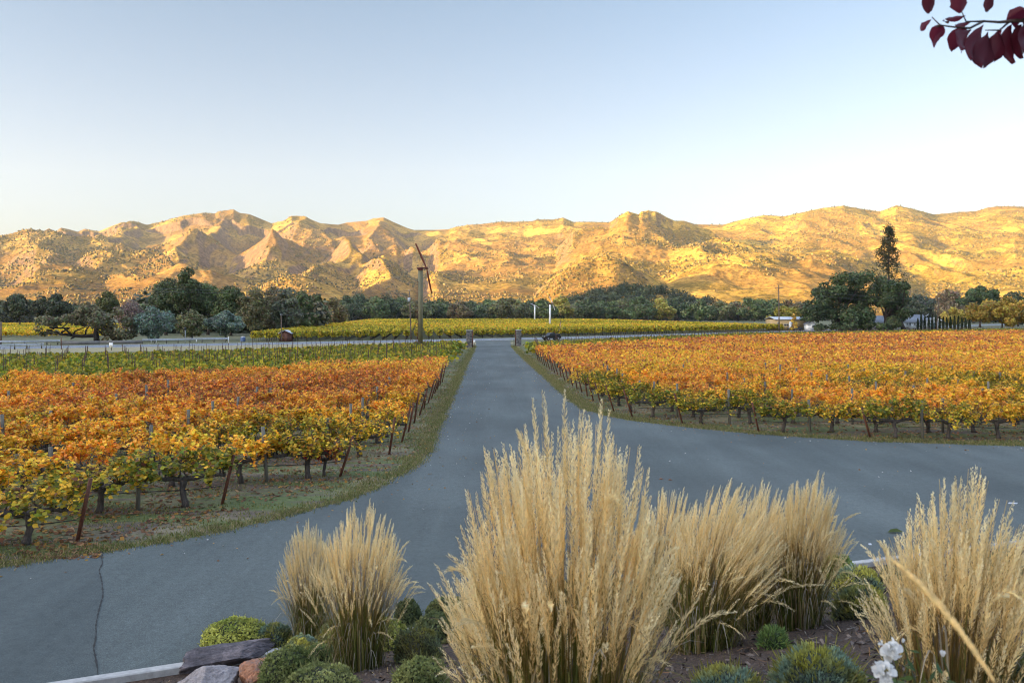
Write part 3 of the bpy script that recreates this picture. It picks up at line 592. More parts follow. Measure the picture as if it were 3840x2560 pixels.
for q, ((px, top, wp), cc) in enumerate(zip(line, tint)):
    T(f'{NMT[cc]} tree in the far tree line, {nth(q + 1)} counted from the grove', px, 575 + 25 * math.sin(q * 2.1), top, wpx=wp * 1.2, col=cc, seed=40 + q, n=1500, nl=12, group='trees in the far tree line', skirt=0.0)
# wood behind the tree line and on the knoll
rg = np.random.default_rng(5)
def wood(n, pxr, dr, S0, S1, cols, zf):
    px_ = rg.uniform(*pxr, n); d_ = rg.uniform(*dr, n); x_ = (px_ - CX) / F * d_; z_ = zf(px_, d_)
    g = MB()
    for k in range(n):
        c_ = np.array(cols[rg.integers(len(cols))]) * rg.uniform(0.7, 1.25); s_ = rg.uniform(S0, S1); m_ = 120
        u = rg.normal(size=(m_, 3)); u /= np.linalg.norm(u, axis=1)[:, None]
        P = np.array([x_[k], d_[k], z_[k] + s_ * 1.05]) + u * s_ * (0.6 + 0.45 * rg.random((m_, 1))) * np.array([1, 1, 1.15])
        g.cards(P, u + 0.6 * rg.normal(size=(m_, 3)) + np.array([0, 0, .4]), s_ * 0.19 * (0.6 + 0.8 * rg.random(m_)), 1.25 * c_[None] * (0.7 + 0.6 * rg.random((m_, 1))), k=5, rng=rg)
    return g
g = wood(620, (565, 715), (700, 930), 3.2, 5.6, [DK, DK, GR, (0.075, 0.075, 0.03)], lambda a, b: np.maximum(hill_at(a, b), 0))
tag(g.build('knoll_wood', M_tree), 'dark woodland covering the shaded knoll below the hillside villas', 'woodland', kind='stuff')
g = wood(420, (330, 830), (605, 700), 4.5, 7.5, [DK, GR, OL, BRN], lambda a, b: 0 * a)
tag(g.build('valley_wood', M_tree), 'dim mass of woodland filling in behind the far tree line', 'woodland', kind='stuff')
g = wood(150, (900, 1120), (430, 640), 4.5, 7.5, [DK, (0.055, 0.062, 0.045), OL, BRN], lambda a, b: 0 * a)
tag(g.build('farm_wood', M_tree), 'bluish dark woodland behind the farmhouse and cypresses', 'woodland', kind='stuff')
g = wood(130, (-130, 110), (330, 560), 3.5, 6.0, [DK, OL, (0.06, 0.062, 0.04)], lambda a, b: 0 * a)
tag(g.build('field_edge_wood', M_tree), 'dark woodland along the far edge of the bridge-side vineyard', 'woodland', kind='stuff')
g = wood(150, (140, 322), (205, 265), 3.0, 5.2, [DK, GR, OL, BRN, (0.07, 0.08, 0.05)], lambda a, b: 0 * a)
tag(g.build('grove_thicket', M_tree), 'dim leafy thicket filling the gaps of the grove beyond the highway', 'thicket', kind='stuff')
# farmhouse trees
def lobed_oak(label, px0, Y, LB, n, col, seed, stem):
    rng = np.random.default_rng(seed); k = Y / F; t = thing('oak_tree', label, 'tree', ((px0 - CX) * k, Y, 0)); lb = []
    for (cx_, cy_, r_) in LB:
        px, py, r = (2500 + cx_ / 1.755) / 3.75, (700 + cy_ / 1.755) / 3.75, r_ / 6.58 * k
        for q in range(3): lb.append(((px - px0) * k + rng.normal() * r * .35, rng.normal() * 3.2 - (1.5 if cy_ > 780 else 0), EYE + (HY - py) * k + rng.normal() * r * .3, r * rng.uniform(.58, .88)))
    g = MB(); base = [(sx, 0, -.1) for sx in stem]
    for (sx, sy, sz) in base:
        g.tube([(sx, 0, -.1), (sx * .9, 0, 1.5), (sx * .8, .2, 3.4), (sx * .7, 0, 6)], [.75, .6, .5, .35], 8)
        for l in lb[::4]: g.tube([(sx * .8, .2, 3.2), ((sx + l[0]) / 2, l[1] * .4, (3.2 + l[2]) / 2 + .6), l[:3]], [.30, .2, .06], 5)
    link('trunk', g.mesh('trunk', M_bark, True), t)
    link('crown', crown_mesh(rng, lb, n, 0.36, col), t)
lobed_oak('huge dense dark oak in front of the tan barn', 840, 246, [(1220, 610, 70), (1300, 615, 62), (1140, 632, 62), (1070, 690, 72), (1190, 715, 90), (1310, 715, 80), (990, 740, 62), (930, 835, 55), (1010, 850, 76), (1110, 815, 84), (1230, 835, 92), (1320, 850, 70), (1160, 905, 62), (1060, 910, 46), (900, 865, 36), (1370, 640, 52), (1250, 910, 55), (1010, 690, 40), (960, 780, 45)], 21000, (0.036, 0.049, 0.020), 171, (0.0,))
lobed_oak('dark oak with visible trunk in front of the white farmhouse', 886, 243, [(1425, 680, 60), (1485, 715, 74), (1545, 755, 54), (1440, 775, 62), (1520, 830, 52), (1395, 735, 60), (1560, 860, 36), (1505, 860, 34), (1555, 700, 36), (1470, 640, 40)], 10000, (0.036, 0.049, 0.020), 172, (0.0, 5.5))
T('dark low bushy tree under the two big oaks by the farmhouse wall', 893, 240, 315, wpx=16, col=DK, seed=73, n=1600, skirt=0.0, name='bushy_tree')
T('yellow-green rounded tree behind the tan barn', 785, 285, 304, wpx=40, col=(0.15, 0.13, 0.025), seed=74, n=3400, skirt=0.0)
T('slender golden birch in front of the tan barn door', 794, 236, 312.5, wpx=7.5, col=(0.30, 0.19, 0.035), seed=75, n=700, size=0.3, shape='upright', nl=10, name='birch_tree')
T('dark round far tree just right of the tall conifer', 918, 400, 294, wpx=30, col=(0.045, 0.055, 0.035), seed=76, n=2200, skirt=0.0)
T('blue-dark far tree behind the leaning utility pole', 934, 395, 296, wpx=26, col=(0.045, 0.052, 0.036), seed=77, n=1800, skirt=0.0)
T('mauve and yellow half-bare tree left of the trimmed green oak', 950, 345, 288, wpx=28, col=(0.13, 0.10, 0.06), seed=78, n=2200, skirt=0.1, size=0.6)
T('green oak with a bare trunk behind the cypress row', 980, 300, 284.5, wpx=40, col=(0.050, 0.068, 0.028), seed=79, n=4200, skirt=0.36)
T('large yellow and orange tree at the end of the cypress row', 1002, 256, 296, wpx=62, col=(0.21, 0.145, 0.025), seed=80, n=6000, nl=26, skirt=0.05, name='autumn_tree')
T('small yellow leafy tree between the cypresses and green oak', 955, 275, 306, wpx=24, col=(0.24, 0.19, 0.04), seed=81, n=1600, skirt=0.15, size=0.36)
T('dark green tree behind the large yellow tree', 1018, 330, 290, wpx=36, col=(0.055, 0.066, 0.032), seed=82, n=2600, skirt=0.0)
T('low green hedge shrub under the dark oaks beside the farmhouse', 876, 236, 321.5, wpx=26, col=(0.052, 0.07, 0.03), seed=83, n=1500, skirt=0.0, name='hedge_shrub', cat='shrub')
T('low green shrub at the foot of the huge oak', 848, 234, 321.8, wpx=22, col=(0.05, 0.064, 0.03), seed=84, n=1300, skirt=0.0, name='hedge_shrub', cat='shrub')
T('ivy-dark shrub beside the white shed wall', 819, 234, 323.5, wpx=10, col=DK, seed=85, n=800, skirt=0.0, name='hedge_shrub', cat='shrub')

# tall open conifer
def conifer(label, px, Y, top, wpx):
    rng = np.random.default_rng(9); h = EYE + (HY - top) / F * Y; x = (px - CX) / F * Y; wd = wpx / F * Y
    t = thing('conifer_tree', label, 'tree', (x, Y, 0)); g = MB()
    zz = np.linspace(0, 1, 9); g.tube(np.stack([0.15 * np.sin(zz * 5), 0 * zz, zz * h], 1), np.linspace(0.55, 0.04, 9), 7)
    c = MB()
    for q in range(150):
        f = rng.random() ** 0.85; z = h * (0.22 + 0.77 * f); rr = wd * 0.5 * min(1.05, 1.35 * (1 - f) ** 0.8 + 0.07) * rng.uniform(0.4, 1.1); a = rng.random() * 6.283
        tip = np.array([math.cos(a) * rr, math.sin(a) * rr, z + rr * 0.35]); b0 = np.array([0, 0, z - 0.25 * rr])
        tt = np.linspace(0, 1, 4)[:, None]; g.tube(b0 + (tip - b0) * tt, np.linspace(0.10, 0.03, 4), 4)
        k = 40; u = rng.normal(size=(k, 3)); P = tip + u * np.array([0.66, 0.66, 0.85]) * rng.uniform(0.7, 1.25) - (tip - b0) * rng.random((k, 1)) * 0.25
        c.cards(P, u + np.array([0, 0, .4]), 0.30 * (0.6 + 0.8 * rng.random(k)), fol(rng, (0.062, 0.066, 0.026), k) * rng.uniform(.7, 1.3), k=5, rng=rng)
    link('trunk', g.mesh('trunk', M_bark, True), t); link('crown', c.mesh('crown', M_tree), t)
conifer('tall open conifer towering over the dark oaks by the farmhouse', 888.5, 288, 226.5, 31)

# the oak with the long low limb
def limb_oak():
    rng = np.random.default_rng(77); Y = 143; x0 = (96.5 - CX) / F * Y; k = Y / F
    t = thing('limb_oak', 'old oak with a long bare horizontal limb reaching away from the drive', 'tree', (x0, Y, 0))
    def q(px, py, y=0): return np.array([(px - 96.5) * k, y, EYE + (HY - py) * k])
    g = MB(); g.tube([q(97, 343), q(96.5, 338), q(96, 332), q(97, 325), q(98, 318)], [0.62, 0.5, 0.46, 0.38, 0.2], 8)
    g.tube([q(96, 335), q(90, 335.5), q(82, 335.8), q(74, 335), q(66, 334), q(60, 333.8)], [0.36, 0.33, 0.31, 0.28, 0.24, 0.2], 7)
    for pts in ([(61, 333.8), (63.5, 331), (61.5, 328), (57, 327), (50, 328.5), (45, 332)], [(60, 333.8), (56, 332), (53, 329)], [(73, 335), (75, 331), (79, 327), (82, 322)], [(72, 335), (70, 330), (66, 327), (64, 322)], [(85, 335.6), (86, 330), (88, 324)], [(76, 335.5), (73, 338), (71, 338.5)], [(98, 326), (106, 322), (114, 321)], [(98, 322), (110, 327), (122, 332), (130, 334)], [(97, 321), (90, 316), (84, 312)], [(98, 318), (102, 312), (106, 309)]):
        g.tube([q(a, b, rng.normal() * 0.5 * i_) for i_, (a, b) in enumerate(pts)], np.linspace(0.2, 0.06, len(pts)), 5)
    link('trunk', g.mesh('trunk', painted('dark_bark', (0.03, 0.024, 0.02), 0.95, 8, 0.5), True), t)
    lb = []
    for (px, py, r) in [(46, 322, 6), (55, 320, 7), (62, 321, 6), (70, 318, 7), (78, 314, 7), (86, 311, 7), (94, 310, 7), (103, 312, 7), (112, 314, 6), (118, 319, 7), (126, 322, 7), (133, 327, 6), (92, 319, 8), (106, 322, 8), (112, 331, 6), (122, 333, 6), (80, 323, 6), (50, 329, 4), (44, 334, 4), (100, 328, 6), (128, 336, 5), (110, 338, 5)]:
        for s_ in range(2): p_ = q(px, py, rng.normal() * 2.2); lb.append((p_[0] + rng.normal() * .4, p_[1], p_[2] + rng.normal() * .4, r * k * rng.uniform(0.7, 0.95)))
    link('crown', crown_mesh(rng, lb, 6500, 0.25, (0.092, 0.085, 0.044)), t)
limb_oak()

# cypress row
for q, (cx_, ty) in enumerate([(890, 410), (935, 330), (985, 390), (1040, 385), (1088, 360), (1137, 360), (1190, 385), (1240, 390), (1287, 400), (1340, 390), (1395, 380), (1447, 380), (1497, 405), (1548, 410), (1600, 432)]):
    rng = np.random.default_rng(300 + q); px = 853.3 + cx_ / 13.78; top = 288 + ty / 13.78; Y = 247.0; h = EYE + (HY - top) / F * Y
    t = thing('cypress', f'slim dark cypress, {nth(q + 1)} in the row counted from the farmhouse windows', 'cypress tree', ((px - CX) / F * Y, Y, 0), 0, 'cypresses in a row by the farmhouse')
    g = MB(); g.tube([(0, 0, 0), (0, 0, h * 0.9)], [0.08, 0.02], 5); link('trunk', g.mesh('trunk', M_bark), t)
    k = 420; f = rng.random(k); a = rng.random(k) * 6.283; rr = (0.40 * np.sin(np.clip(f * 0.92 + 0.08, 0, 1) * math.pi) ** 0.7 * (1 - 0.45 * f)) * (0.7 + 0.4 * rng.random(k))
    P = np.stack([rr * np.cos(a), rr * np.sin(a), f * h], 1); g = MB(); g.cards(P, P * np.array([1, 1, 0]) + 0.4 * rng.normal(size=P.shape), 0.17, fol(rng, (0.045, 0.062, 0.024), k), k=5, rng=rng, aspect=1.6)
    link('crown', g.mesh('crown', M_tree), t)

# ------------------------------------------------------------------ vines
PAL = {'green': (0.15, 0.17, 0.026), 'lime': (0.38, 0.31, 0.030), 'yellow': (0.90, 0.58, 0.055), 'gold': (0.90, 0.47, 0.060), 'orange': (0.78, 0.305, 0.058), 'rust': (0.52, 0.165, 0.058), 'brown': (0.24, 0.11, 0.05), 'crimson': (0.30, 0.03, 0.03), 'bright': (0.66, 0.50, 0.040)}
MIX = {'green': [('green', .55), ('lime', .3), ('yellow', .1), ('brown', .05)], 'lime': [('green', .2), ('lime', .4), ('yellow', .32), ('brown', .08)], 'yellow': [('lime', .15), ('yellow', .58), ('gold', .22), ('brown', .05)],
       'gold': [('yellow', .36), ('gold', .40), ('orange', .19), ('brown', .05)], 'orange': [('yellow', .20), ('gold', .34), ('orange', .32), ('rust', .12), ('brown', .02)], 'rust': [('gold', .22), ('orange', .36), ('rust', .30), ('brown', .12)], 'young': [('green', .5), ('lime', .5)], 'field': [('lime', .55), ('bright', .3), ('green', .15)], 'fieldy': [('bright', .55), ('lime', .3), ('gold', .15)], 'red': [('crimson', .6), ('rust', .25), ('brown', .15)]}
LEAF = np.array([(0, -.55), (.42, -.38), (.62, .05), (.30, .28), (0, .72), (-.30, .28), (-.62, .05), (-.42, -.38)])
def pick(rng, mixn, n):
    ks = [a for a, b in MIX[mixn]]; ps = np.array([b for a, b in MIX[mixn]]); ps /= ps.sum()
    base = np.array([PAL[k_] for k_ in ks])[rng.choice(len(ks), n, p=ps)]
    return base * (0.72 + 0.56 * rng.random((n, 1))) * (1 + 0.10 * rng.normal(size=(n, 3)))
def vine_leaf_mesh(rng, mixn, n=1200, second=None):
    g = MB(); nc_ = 34
    cx_ = rng.uniform(-1.05, 1.05, nc_); cy_ = rng.normal(size=nc_) * 0.30; cz_ = 0.98 + 0.52 * rng.random(nc_) - 0.35 * np.abs(cy_) ; cr = rng.uniform(0.07, 0.23, nc_)
    q = rng.integers(nc_, size=n); u = rng.normal(size=(n, 3)); u /= np.linalg.norm(u, axis=1)[:, None]
    P = np.stack([cx_[q], cy_[q], cz_[q]], 1) + u * cr[q][:, None] * (0.4 + 0.75 * rng.random((n, 1)))
    P[:, 2] -= 0.18 * (rng.random(n) ** 3)
    # drooping shoots at the sides
    for s_ in range(7):
        b0 = np.array([rng.uniform(-1.1, 1.1), rng.choice([-1, 1]) * 0.25, 1.15]); m_ = 30; tt = rng.random((m_, 1))
        P = np.concatenate([P, b0 + tt * np.array([rng.normal() * .3, np.sign(b0[1]) * rng.uniform(.2, .5), -rng.uniform(.1, .55)]) + 0.05 * rng.normal(size=(m_, 3))])
    n = len(P); Nn = rng.normal(size=(n, 3)) * 0.65 + np.array([0, -0.15, 1.0]) + 0.45 * (P - np.array([0, 0, 1.05])) * np.array([0.2, 1, 1])
    tq = rng.random(len(cx_)); C = pick(rng, mixn, n)
    if second: 
        sel = rng.random(n) < 0.35; C[sel] = pick(rng, second, sel.sum())
    g.cards(P, Nn, 0.052 + 0.050 * rng.random(n), C, shape=LEAF, rng=rng)
    return g.mesh('foliage', M_leaf)
def vine_wood_mesh(rng):
    g = MB(); z = np.linspace(0, 1, 7); wob = np.cumsum(rng.normal(size=(7, 2)) * 0.022, 0); wob[0] = 0
    P = np.c_[wob, z * 0.62]; g.tube(P, 0.078 * np.array([1.35, 1.05, 0.92, 1.0, 0.9, 1.1, 1.2]), 8)
    for s_ in (-1, 1):
        t = np.linspace(0, 1, 8); A = np.stack([P[-1, 0] + s_ * t * 1.0, P[-1, 1] + 0.05 * np.cumsum(rng.normal(size=8)) * 0.4, 0.62 + 0.10 * np.sin(t * 2.2) - 0.03 * t + 0.018 * rng.normal(size=8)], 1)
        g.tube(A, np.linspace(0.060, 0.036, 8) * (1 + 0.35 * rng.random(8)), 7)
        for k in range(1, 8):
            b0 = A[k]; l_ = rng.uniform(0.10, 0.22); d_ = np.array([rng.normal() * .07, rng.normal() * .06, l_])
            g.tube([b0, b0 + d_ * 0.5 + rng.normal(size=3) * 0.02, b0 + d_], [0.030, 0.026, 0.020], 5)
            for c_ in range(2):
                e = b0 + d_; g.tube([e, e + np.array([rng.normal() * .12, rng.normal() * .12, .25]), e + np.array([rng.normal() * .35, rng.normal() * .3, .55])], [0.007, 0.005, 0.003], 3, cap=False)
    return g.mesh('trunk', M_vine, True)
rg = np.random.default_rng(99)
VW = [vine_wood_mesh(rg) for _ in range(6)]
VL = {k_: [vine_leaf_mesh(rg, k_, second=s2) for s2 in (None, alt, None)] for k_, alt in (('green', 'lime'), ('lime', 'yellow'), ('yellow', 'lime'), ('gold', 'yellow'), ('orange', 'gold'), ('rust', 'orange'))}
VLr = vine_leaf_mesh(rg, 'red', 330, 'rust')
WORD = {'green': 'green', 'lime': 'yellow-green', 'yellow': 'yellow', 'gold': 'golden', 'orange': 'orange', 'rust': 'rusty red'}

# row ends beside the yard and the drive
endL = [(-9.4, 17.3), (-7.5, 20.7), (-5.2, 24.2), (-4.3, 28.0)]; y = 28.0
while y < 74: y += 2.7; endL.append((float(leX(y)) - 1.25, y))
endR = [(14.2, 31.7), (10.3, 33.4), (7.65, 35.9), (5.75, 38.2)]; y = 38.2
while y < 170: y += 2.4; endR.append((float(reX(y)) + 1.25, y))
dL = np.array([-0.952, -0.305]); dRt = np.array([1.0, -0.015]); dRt /= np.linalg.norm(dRt)
def far_left(x): return np.interp(x, [-60, -30, -8, -3], [28, 47, 62, 68])
def far_right(x): return np.interp(x, [0, 44, 111, 160], [84, 136, 172, 195])
def tone(side, x, y, i, kx):
    v_ = fbm(x / 9.0, y / 9.0, 7 if side == 'L' else 8, 3) + 0.42 * (vnoise(x / 2.2, y / 2.6, 19) - 0.5)
    if side == 'L':
        s_ = 0.32 * sstep(20, 50, y) + 1.0 * (v_ - 0.5) + 0.57
        if kx == 0: s_ -= 0.34
        if kx == 1 and y < 34: s_ -= 0.2
        if kx <= 3 and y > 44: s_ = 0.88 + 0.3 * (v_ - .5)
        if y < 23 and kx in (1, 2): s_ -= 0.12
    else:
        s_ = 0.46 * sstep(34, 92, y) + 1.05 * (v_ - 0.5) + 0.42
        if i == 0: s_ -= 0.40
        if i == 1: s_ -= 0.14
        if kx == 0: s_ -= 0.25
        if kx <= 1 and y < 48: s_ -= 0.16
        if kx <= 2 and y > 55: s_ = 0.86 + 0.4 * (v_ - .5)
    return ['green', 'lime', 'yellow', 'gold', 'orange', 'rust'][int(np.clip(np.searchsorted([0.10, 0.26, 0.46, 0.66, 0.88], s_), 0, 5))]
vines = []
for side, ends, dr, sp, ext in (('L', endL, dL, 1.85, 75), ('R', endR, dRt, 2.0, 170)):
    for i, e in enumerate(ends):
        k = 0
        while True:
            d_ = 0.95 + k * sp; x, y = e[0] + dr[0] * d_, e[1] + dr[1] * d_
            if d_ > ext or abs(x) > 0.70 * y + 4: break
            if side == 'L' and y > far_left(x): k += 1; continue
            if side == 'R' and y > far_right(x): k += 1; continue
            vines.append((y, side, i, k, x, y)); k += 1
near = sorted(vines)[:300]; far = sorted(vines)[300:]
rg = np.random.default_rng(123); rnd = random.Random(5)
GRP = {'L': 'vines of the orange vineyard on the wind machine side', 'R': 'vines of the orange vineyard on the farmhouse side'}
for (d_, side, i, k, x, y) in near:
    tn = tone(side, x, y, i, k)
    o = thing('grapevine', f"{WORD[tn]} grapevine, {nth(k + 1)} from the end post in the {nth(i + 1)} row, {'wind machine' if side == 'L' else 'farmhouse'} side", 'grapevine', (x + rnd.uniform(-.1, .1), y + rnd.uniform(-.06, .06), 0), (0.31 if side == 'L' else -0.015) + rnd.choice([0, math.pi]) + rnd.uniform(-.06, .06), GRP[side])
    o.scale = (1, 1, rnd.uniform(0.92, 1.08))
    link('trunk', rnd.choice(VW), o); lf = link('foliage', rnd.choice(VL[tn]), o)
    s_ = rnd.uniform(0.95, 1.15); lf.scale = (s_, s_ * rnd.uniform(.95, 1.2), rnd.uniform(0.86, 1.04)); lf.location = (0, 0, 0.0)
print('vines', len(vines))
o = thing('red_vine', 'small crimson vine straggling around the third rusty end post by the yard', 'grapevine', (-5.7, 24.3, 0)); link('shoots', VW[2], o); l2 = link('foliage', VLr, o); o.scale = (0.62, 0.8, 0.82); l2.location = (0, 0, -0.25); l2.scale = (0.9, 1.0, 1.1)
# the vines farther back, too many to count
g = MB(); gw = MB()
for (d_, side, i, k, x, y) in far:
    tn = tone(side, x, y, i, k); n = int(np.clip(17000 / y, 90, 330)); s_ = np.clip(0.0023 * y, 0.11, 0.28)
    P = np.stack([x + rg.uniform(-1.05, 1.05, n), y + rg.normal(size=n) * 0.36, 0.85 + 0.75 * rg.random(n) ** 0.8 + 0.10 * rg.normal(size=n)], 1); P[:, 2] -= 0.25 * np.abs(P[:, 1] - y)
    g.cards(P, rg.normal(size=(n, 3)) * 0.7 + np.array([0, -0.2, 0.95]), 0.85 * s_ * (0.6 + 0.7 * rg.random(n)), pick(rg, tn, n), k=5, rng=rg)
    if y < 110: gw.tube([(x, y, 0), (x + .04, y, 0.4), (x, y, 0.9)], 0.06, 4)
tag(g.build('distant_orange_vines', M_leaf), 'mass of orange and gold vine rows farther back in both near vineyards', 'vine rows', kind='stuff')
tag(gw.build('distant_vine_trunks', M_vine), 'dark trunks under the vine rows farther back', 'vine trunks', kind='stuff')

# end posts, wooden posts, hoses
def post_mesh(h, r, m, sides=6, name='end_post'):
    g = MB(); g.tube([(0, 0, -0.1), (0, 0, h * 0.5), (0, 0, h)], r, sides); return g.mesh(name, m)
EP = post_mesh(1.32, 0.042, M_rust, 6); WP = post_mesh(1.42, 0.055, M_post, 7, 'wooden_post')
for side, ends, dr in (('L', endL, dL), ('R', endR, dRt)):
    for i, e in enumerate(ends):
        if (side == 'L' and i > 14) or (side == 'R' and i > 22): continue
        o = link('end_post', EP); o.location = (e[0], e[1], 0); tilt = R(13 + rnd.uniform(-5, 5))
        o.rotation_euler = (rnd.uniform(-.08, .08), -dr[0] * tilt * -1 if False else (tilt * (1 if side == 'L' else -1)), 0); o.scale = (1, 1, rnd.uniform(0.95, 1.08))
        tag(o, f"rusty tilted steel end post of the {nth(i + 1)} vine row, {'wind machine' if side == 'L' else 'farmhouse'} side", 'end post', 'rusty end posts of the vine rows')
        if i < 11:
            # posts along the row
            for kk, d_ in enumerate((2.0, 7.6, 13.2, 18.8, 24.4)):
                x, y = e[0] + dr[0] * d_, e[1] + dr[1] * d_
                if abs(x) > 0.66 * y + 1: continue
                o = link('wooden_post', WP); o.location = (x + rnd.uniform(-.1, .1), y - .12, 0); o.rotation_euler = (rnd.uniform(-.05, .05), rnd.uniform(-.07, .07), rnd.random() * 3); o.scale = (1, 1, rnd.uniform(.92, 1.15))
                tag(o, f"grey wooden trellis post, {nth(kk + 1)} along the {nth(i + 1)} vine row, {'wind machine' if side == 'L' else 'farmhouse'} side", 'trellis post', 'grey wooden posts in the vine rows')
        if i < 6:
            g = MB(); n = 40; t = np.linspace(0, 30, n); sag = 0.05 * np.abs(np.sin(t * 1.6))
            g.tube(np.stack([e[0] + dr[0] * t, e[1] + dr[1] * t - 0.03, 0.47 - sag], 1), 0.011, 5); 
            g.tube(np.stack([e[0] + dr[0] * t, e[1] + dr[1] * t, 1.0 + 0 * t], 1), 0.004, 3)
            tag(g.build('drip_hose', M_black), f"black drip hose strung along the {nth(i + 1)} vine row, {'wind machine' if side == 'L' else 'farmhouse'} side", 'drip hose', 'drip hoses of the vine rows')

# young green vines with steel stakes, between the orange block and the highway
stk = []; gv = MB(); gs = MB(); tubes = MB()
dg = np.array([1.0, 0.52]); dg /= np.linalg.norm(dg); ng = np.array([-dg[1], dg[0]])
for i in range(40):
    for k in range(-70, 60):
        P = np.array([-6.5, 78.0]) + ng * (i * 2.3 - 26) + dg * (k * 1.55)
        x, y = P
        if x > leX(y) - 2.0 or abs(x) > 0.70 * y + 4: continue
        if y < far_left(x) + 2.2 or y > np.interp(x, [-60, -49, -34.6, -24, -6], [71, 76, 81, 91, 113]): continue
        stk.append((y, i, k, x, y))
for i in range(0, 8):        # narrow strip of the same young vines on the farmhouse side
    for k in range(0, 110):
        x = 1.5 + k * 1.5; y = far_right(x) + 2.5 + i * 2.3
        if y > hwY(x) - 5 or x < reX(min(y, 118)) + 1.6 or x > 0.7 * y: continue
        stk.append((y, 100 + i, k, x, y))
stk.sort(); SM = post_mesh(1.9, 0.022, M_stake, 4, 'vine_stake')
rowid = {}
for q, (d_, i, k, x, y) in enumerate(stk):
    n = int(np.clip(7000 / y, 30, 90)); s_ = 0.0030 * y
    P = np.stack([x + rg.normal(size=n) * 0.55, y + rg.normal(size=n) * 0.33, 0.75 + 0.55 * rg.random(n)], 1)
    P[:, 2] -= 0.2 * np.abs(P[:, 0] - x)
    gv.cards(P, rg.normal(size=(n, 3)) * 0.8 + np.array([0, -.2, .6]), s_ * (0.6 + 0.7 * rg.random(n)), pick(rg, 'young', n) * 1.1, k=5, rng=rg)
    gv.tube([(x, y, 0), (x, y, 0.8)], 0.02, 4, (0.06, 0.045, 0.03))
    if rg.random() < 0.045: tubes.tube([(x + .3, y, 0.25), (x + .3, y, 0.75)], 0.07, 6)
    if i < 100: rowid.setdefault(i, []).append((k, q))
for i in rowid: rowid[i].sort(reverse=True)
rk_ = {q: (r_ + 1, c_ + 1) for r_, i in enumerate(sorted(rowid)) for c_, (k, q) in enumerate(rowid[i])}
cnt = 0
for q, (d_, i, k, x, y) in enumerate(stk):
    h_ = rg.uniform(0.95, 1.12)
    if cnt < 290 and i < 100:
        o = link('vine_stake', SM); o.location = (x, y, 0); o.scale = (1.0, 1.0, h_); o.rotation_euler = (rnd.uniform(-.05, .05), rnd.uniform(-.05, .05), 0); cnt += 1
        r_, c_ = rk_[q]; tag(o, f'thin rusty stake, {nth(c_)} from the drive in the {nth(r_)} row of young green vines', 'vine stake', 'rusty stakes among the young green vines')
    else: gs.tube([(x, y, 0), (x + rnd.uniform(-.06, .06), y, 1.9 * h_)], 0.024, 4)
tag(gv.build('young_green_vines', M_leaf), 'rows of young yellow-green vines between the orange vineyard and highway', 'vine rows', kind='stuff')
tag(gs.build('distant_stakes', M_stake), 'thin rusty stakes among the young vines farther back', 'vine stakes', kind='stuff')
tag(tubes.build('vine_guards', M_white), 'scattered white plastic vine guards low among the young green vines', 'vine guards', kind='stuff')
print('stakes', len(stk))

# the yellow vineyard across the highway
g = MB(); gt = MB(); fr = np.array([-0.115, 1.0]); fr /= np.linalg.norm(fr); cross = np.array([fr[1], -fr[0]])
farE = hw_off(HWW)
def farEY(x): return np.interp(x, farE[:, 0], farE[:, 1])
nv = 0; fronts = []
for i in range(-8, 190):
    x0 = -46 + i * 2.1
    if i < 0: continue
    yst = None
    y = 100.0
    Y0 = farEY(x0) + 5.0
    yy = Y0
    while yy < 555:
        dep = yy - Y0; x = x0 + fr[0] / fr[1] * dep
        if abs(x) > 0.68 * yy + 8: 
            yy += 1.8; continue
        if x > 84 + max(0, yy - 262) * 0.9 : break
        first = dep < 0.1
        n = int(np.clip(2600000 / yy ** 2, 9, 95)); s_ = np.clip(0.0023 * yy, 0.32, 1.0); stp = 1.8 if yy < 300 else 2.6
        P = np.stack([x + rg.normal(size=n) * 0.22, yy + rg.uniform(-stp / 2, stp / 2, n), 0.75 + 1.05 * rg.random(n) ** 0.85], 1)
        f = fbm(x / 40, yy / 60, 55, 3); red = (f > 0.56 and yy > 330 and x > 60)
        mixn = 'orange' if red else ('field' if f < 0.53 or yy < Y0 + 6 else 'fieldy')
        C = pick(rg, mixn, n); 
        if red: C = C * np.array([0.8, 0.9, 1.4])
        g.cards(P, rg.normal(size=(n, 3)) * 0.8 + np.array([0, -.3, .6]), s_ * (0.6 + 0.7 * rg.random(n)), C, k=4, rng=rg); nv += 1
        if yy < 210: gt.tube([(x, yy, 0), (x, yy, 0.85)], 0.05, 4)
        yy += stp
    if abs(x0) < 0.68 * Y0 + 3 and x0 < 88: fronts.append((x0, Y0 - 0.8))
tag(g.build('yellow_vine_rows', M_leaf), 'yellow-green vine rows of the vineyard across the highway', 'vine rows', kind='stuff')
tag(gt.build('yellow_vine_trunks', M_vine), 'dark trunks under the front of the yellow vineyard', 'vine trunks', kind='stuff')
gs = MB()
for (x, y) in fronts: gs.tube([(x, y, 0), (x + rnd.uniform(-.04, .04), y, 2.0)], 0.05, 5)
tag(gs.build('yellow_row_posts', M_stake), 'dark end posts along the front of the yellow vineyard', 'end posts', kind='stuff')
print('yellow vines', nv)
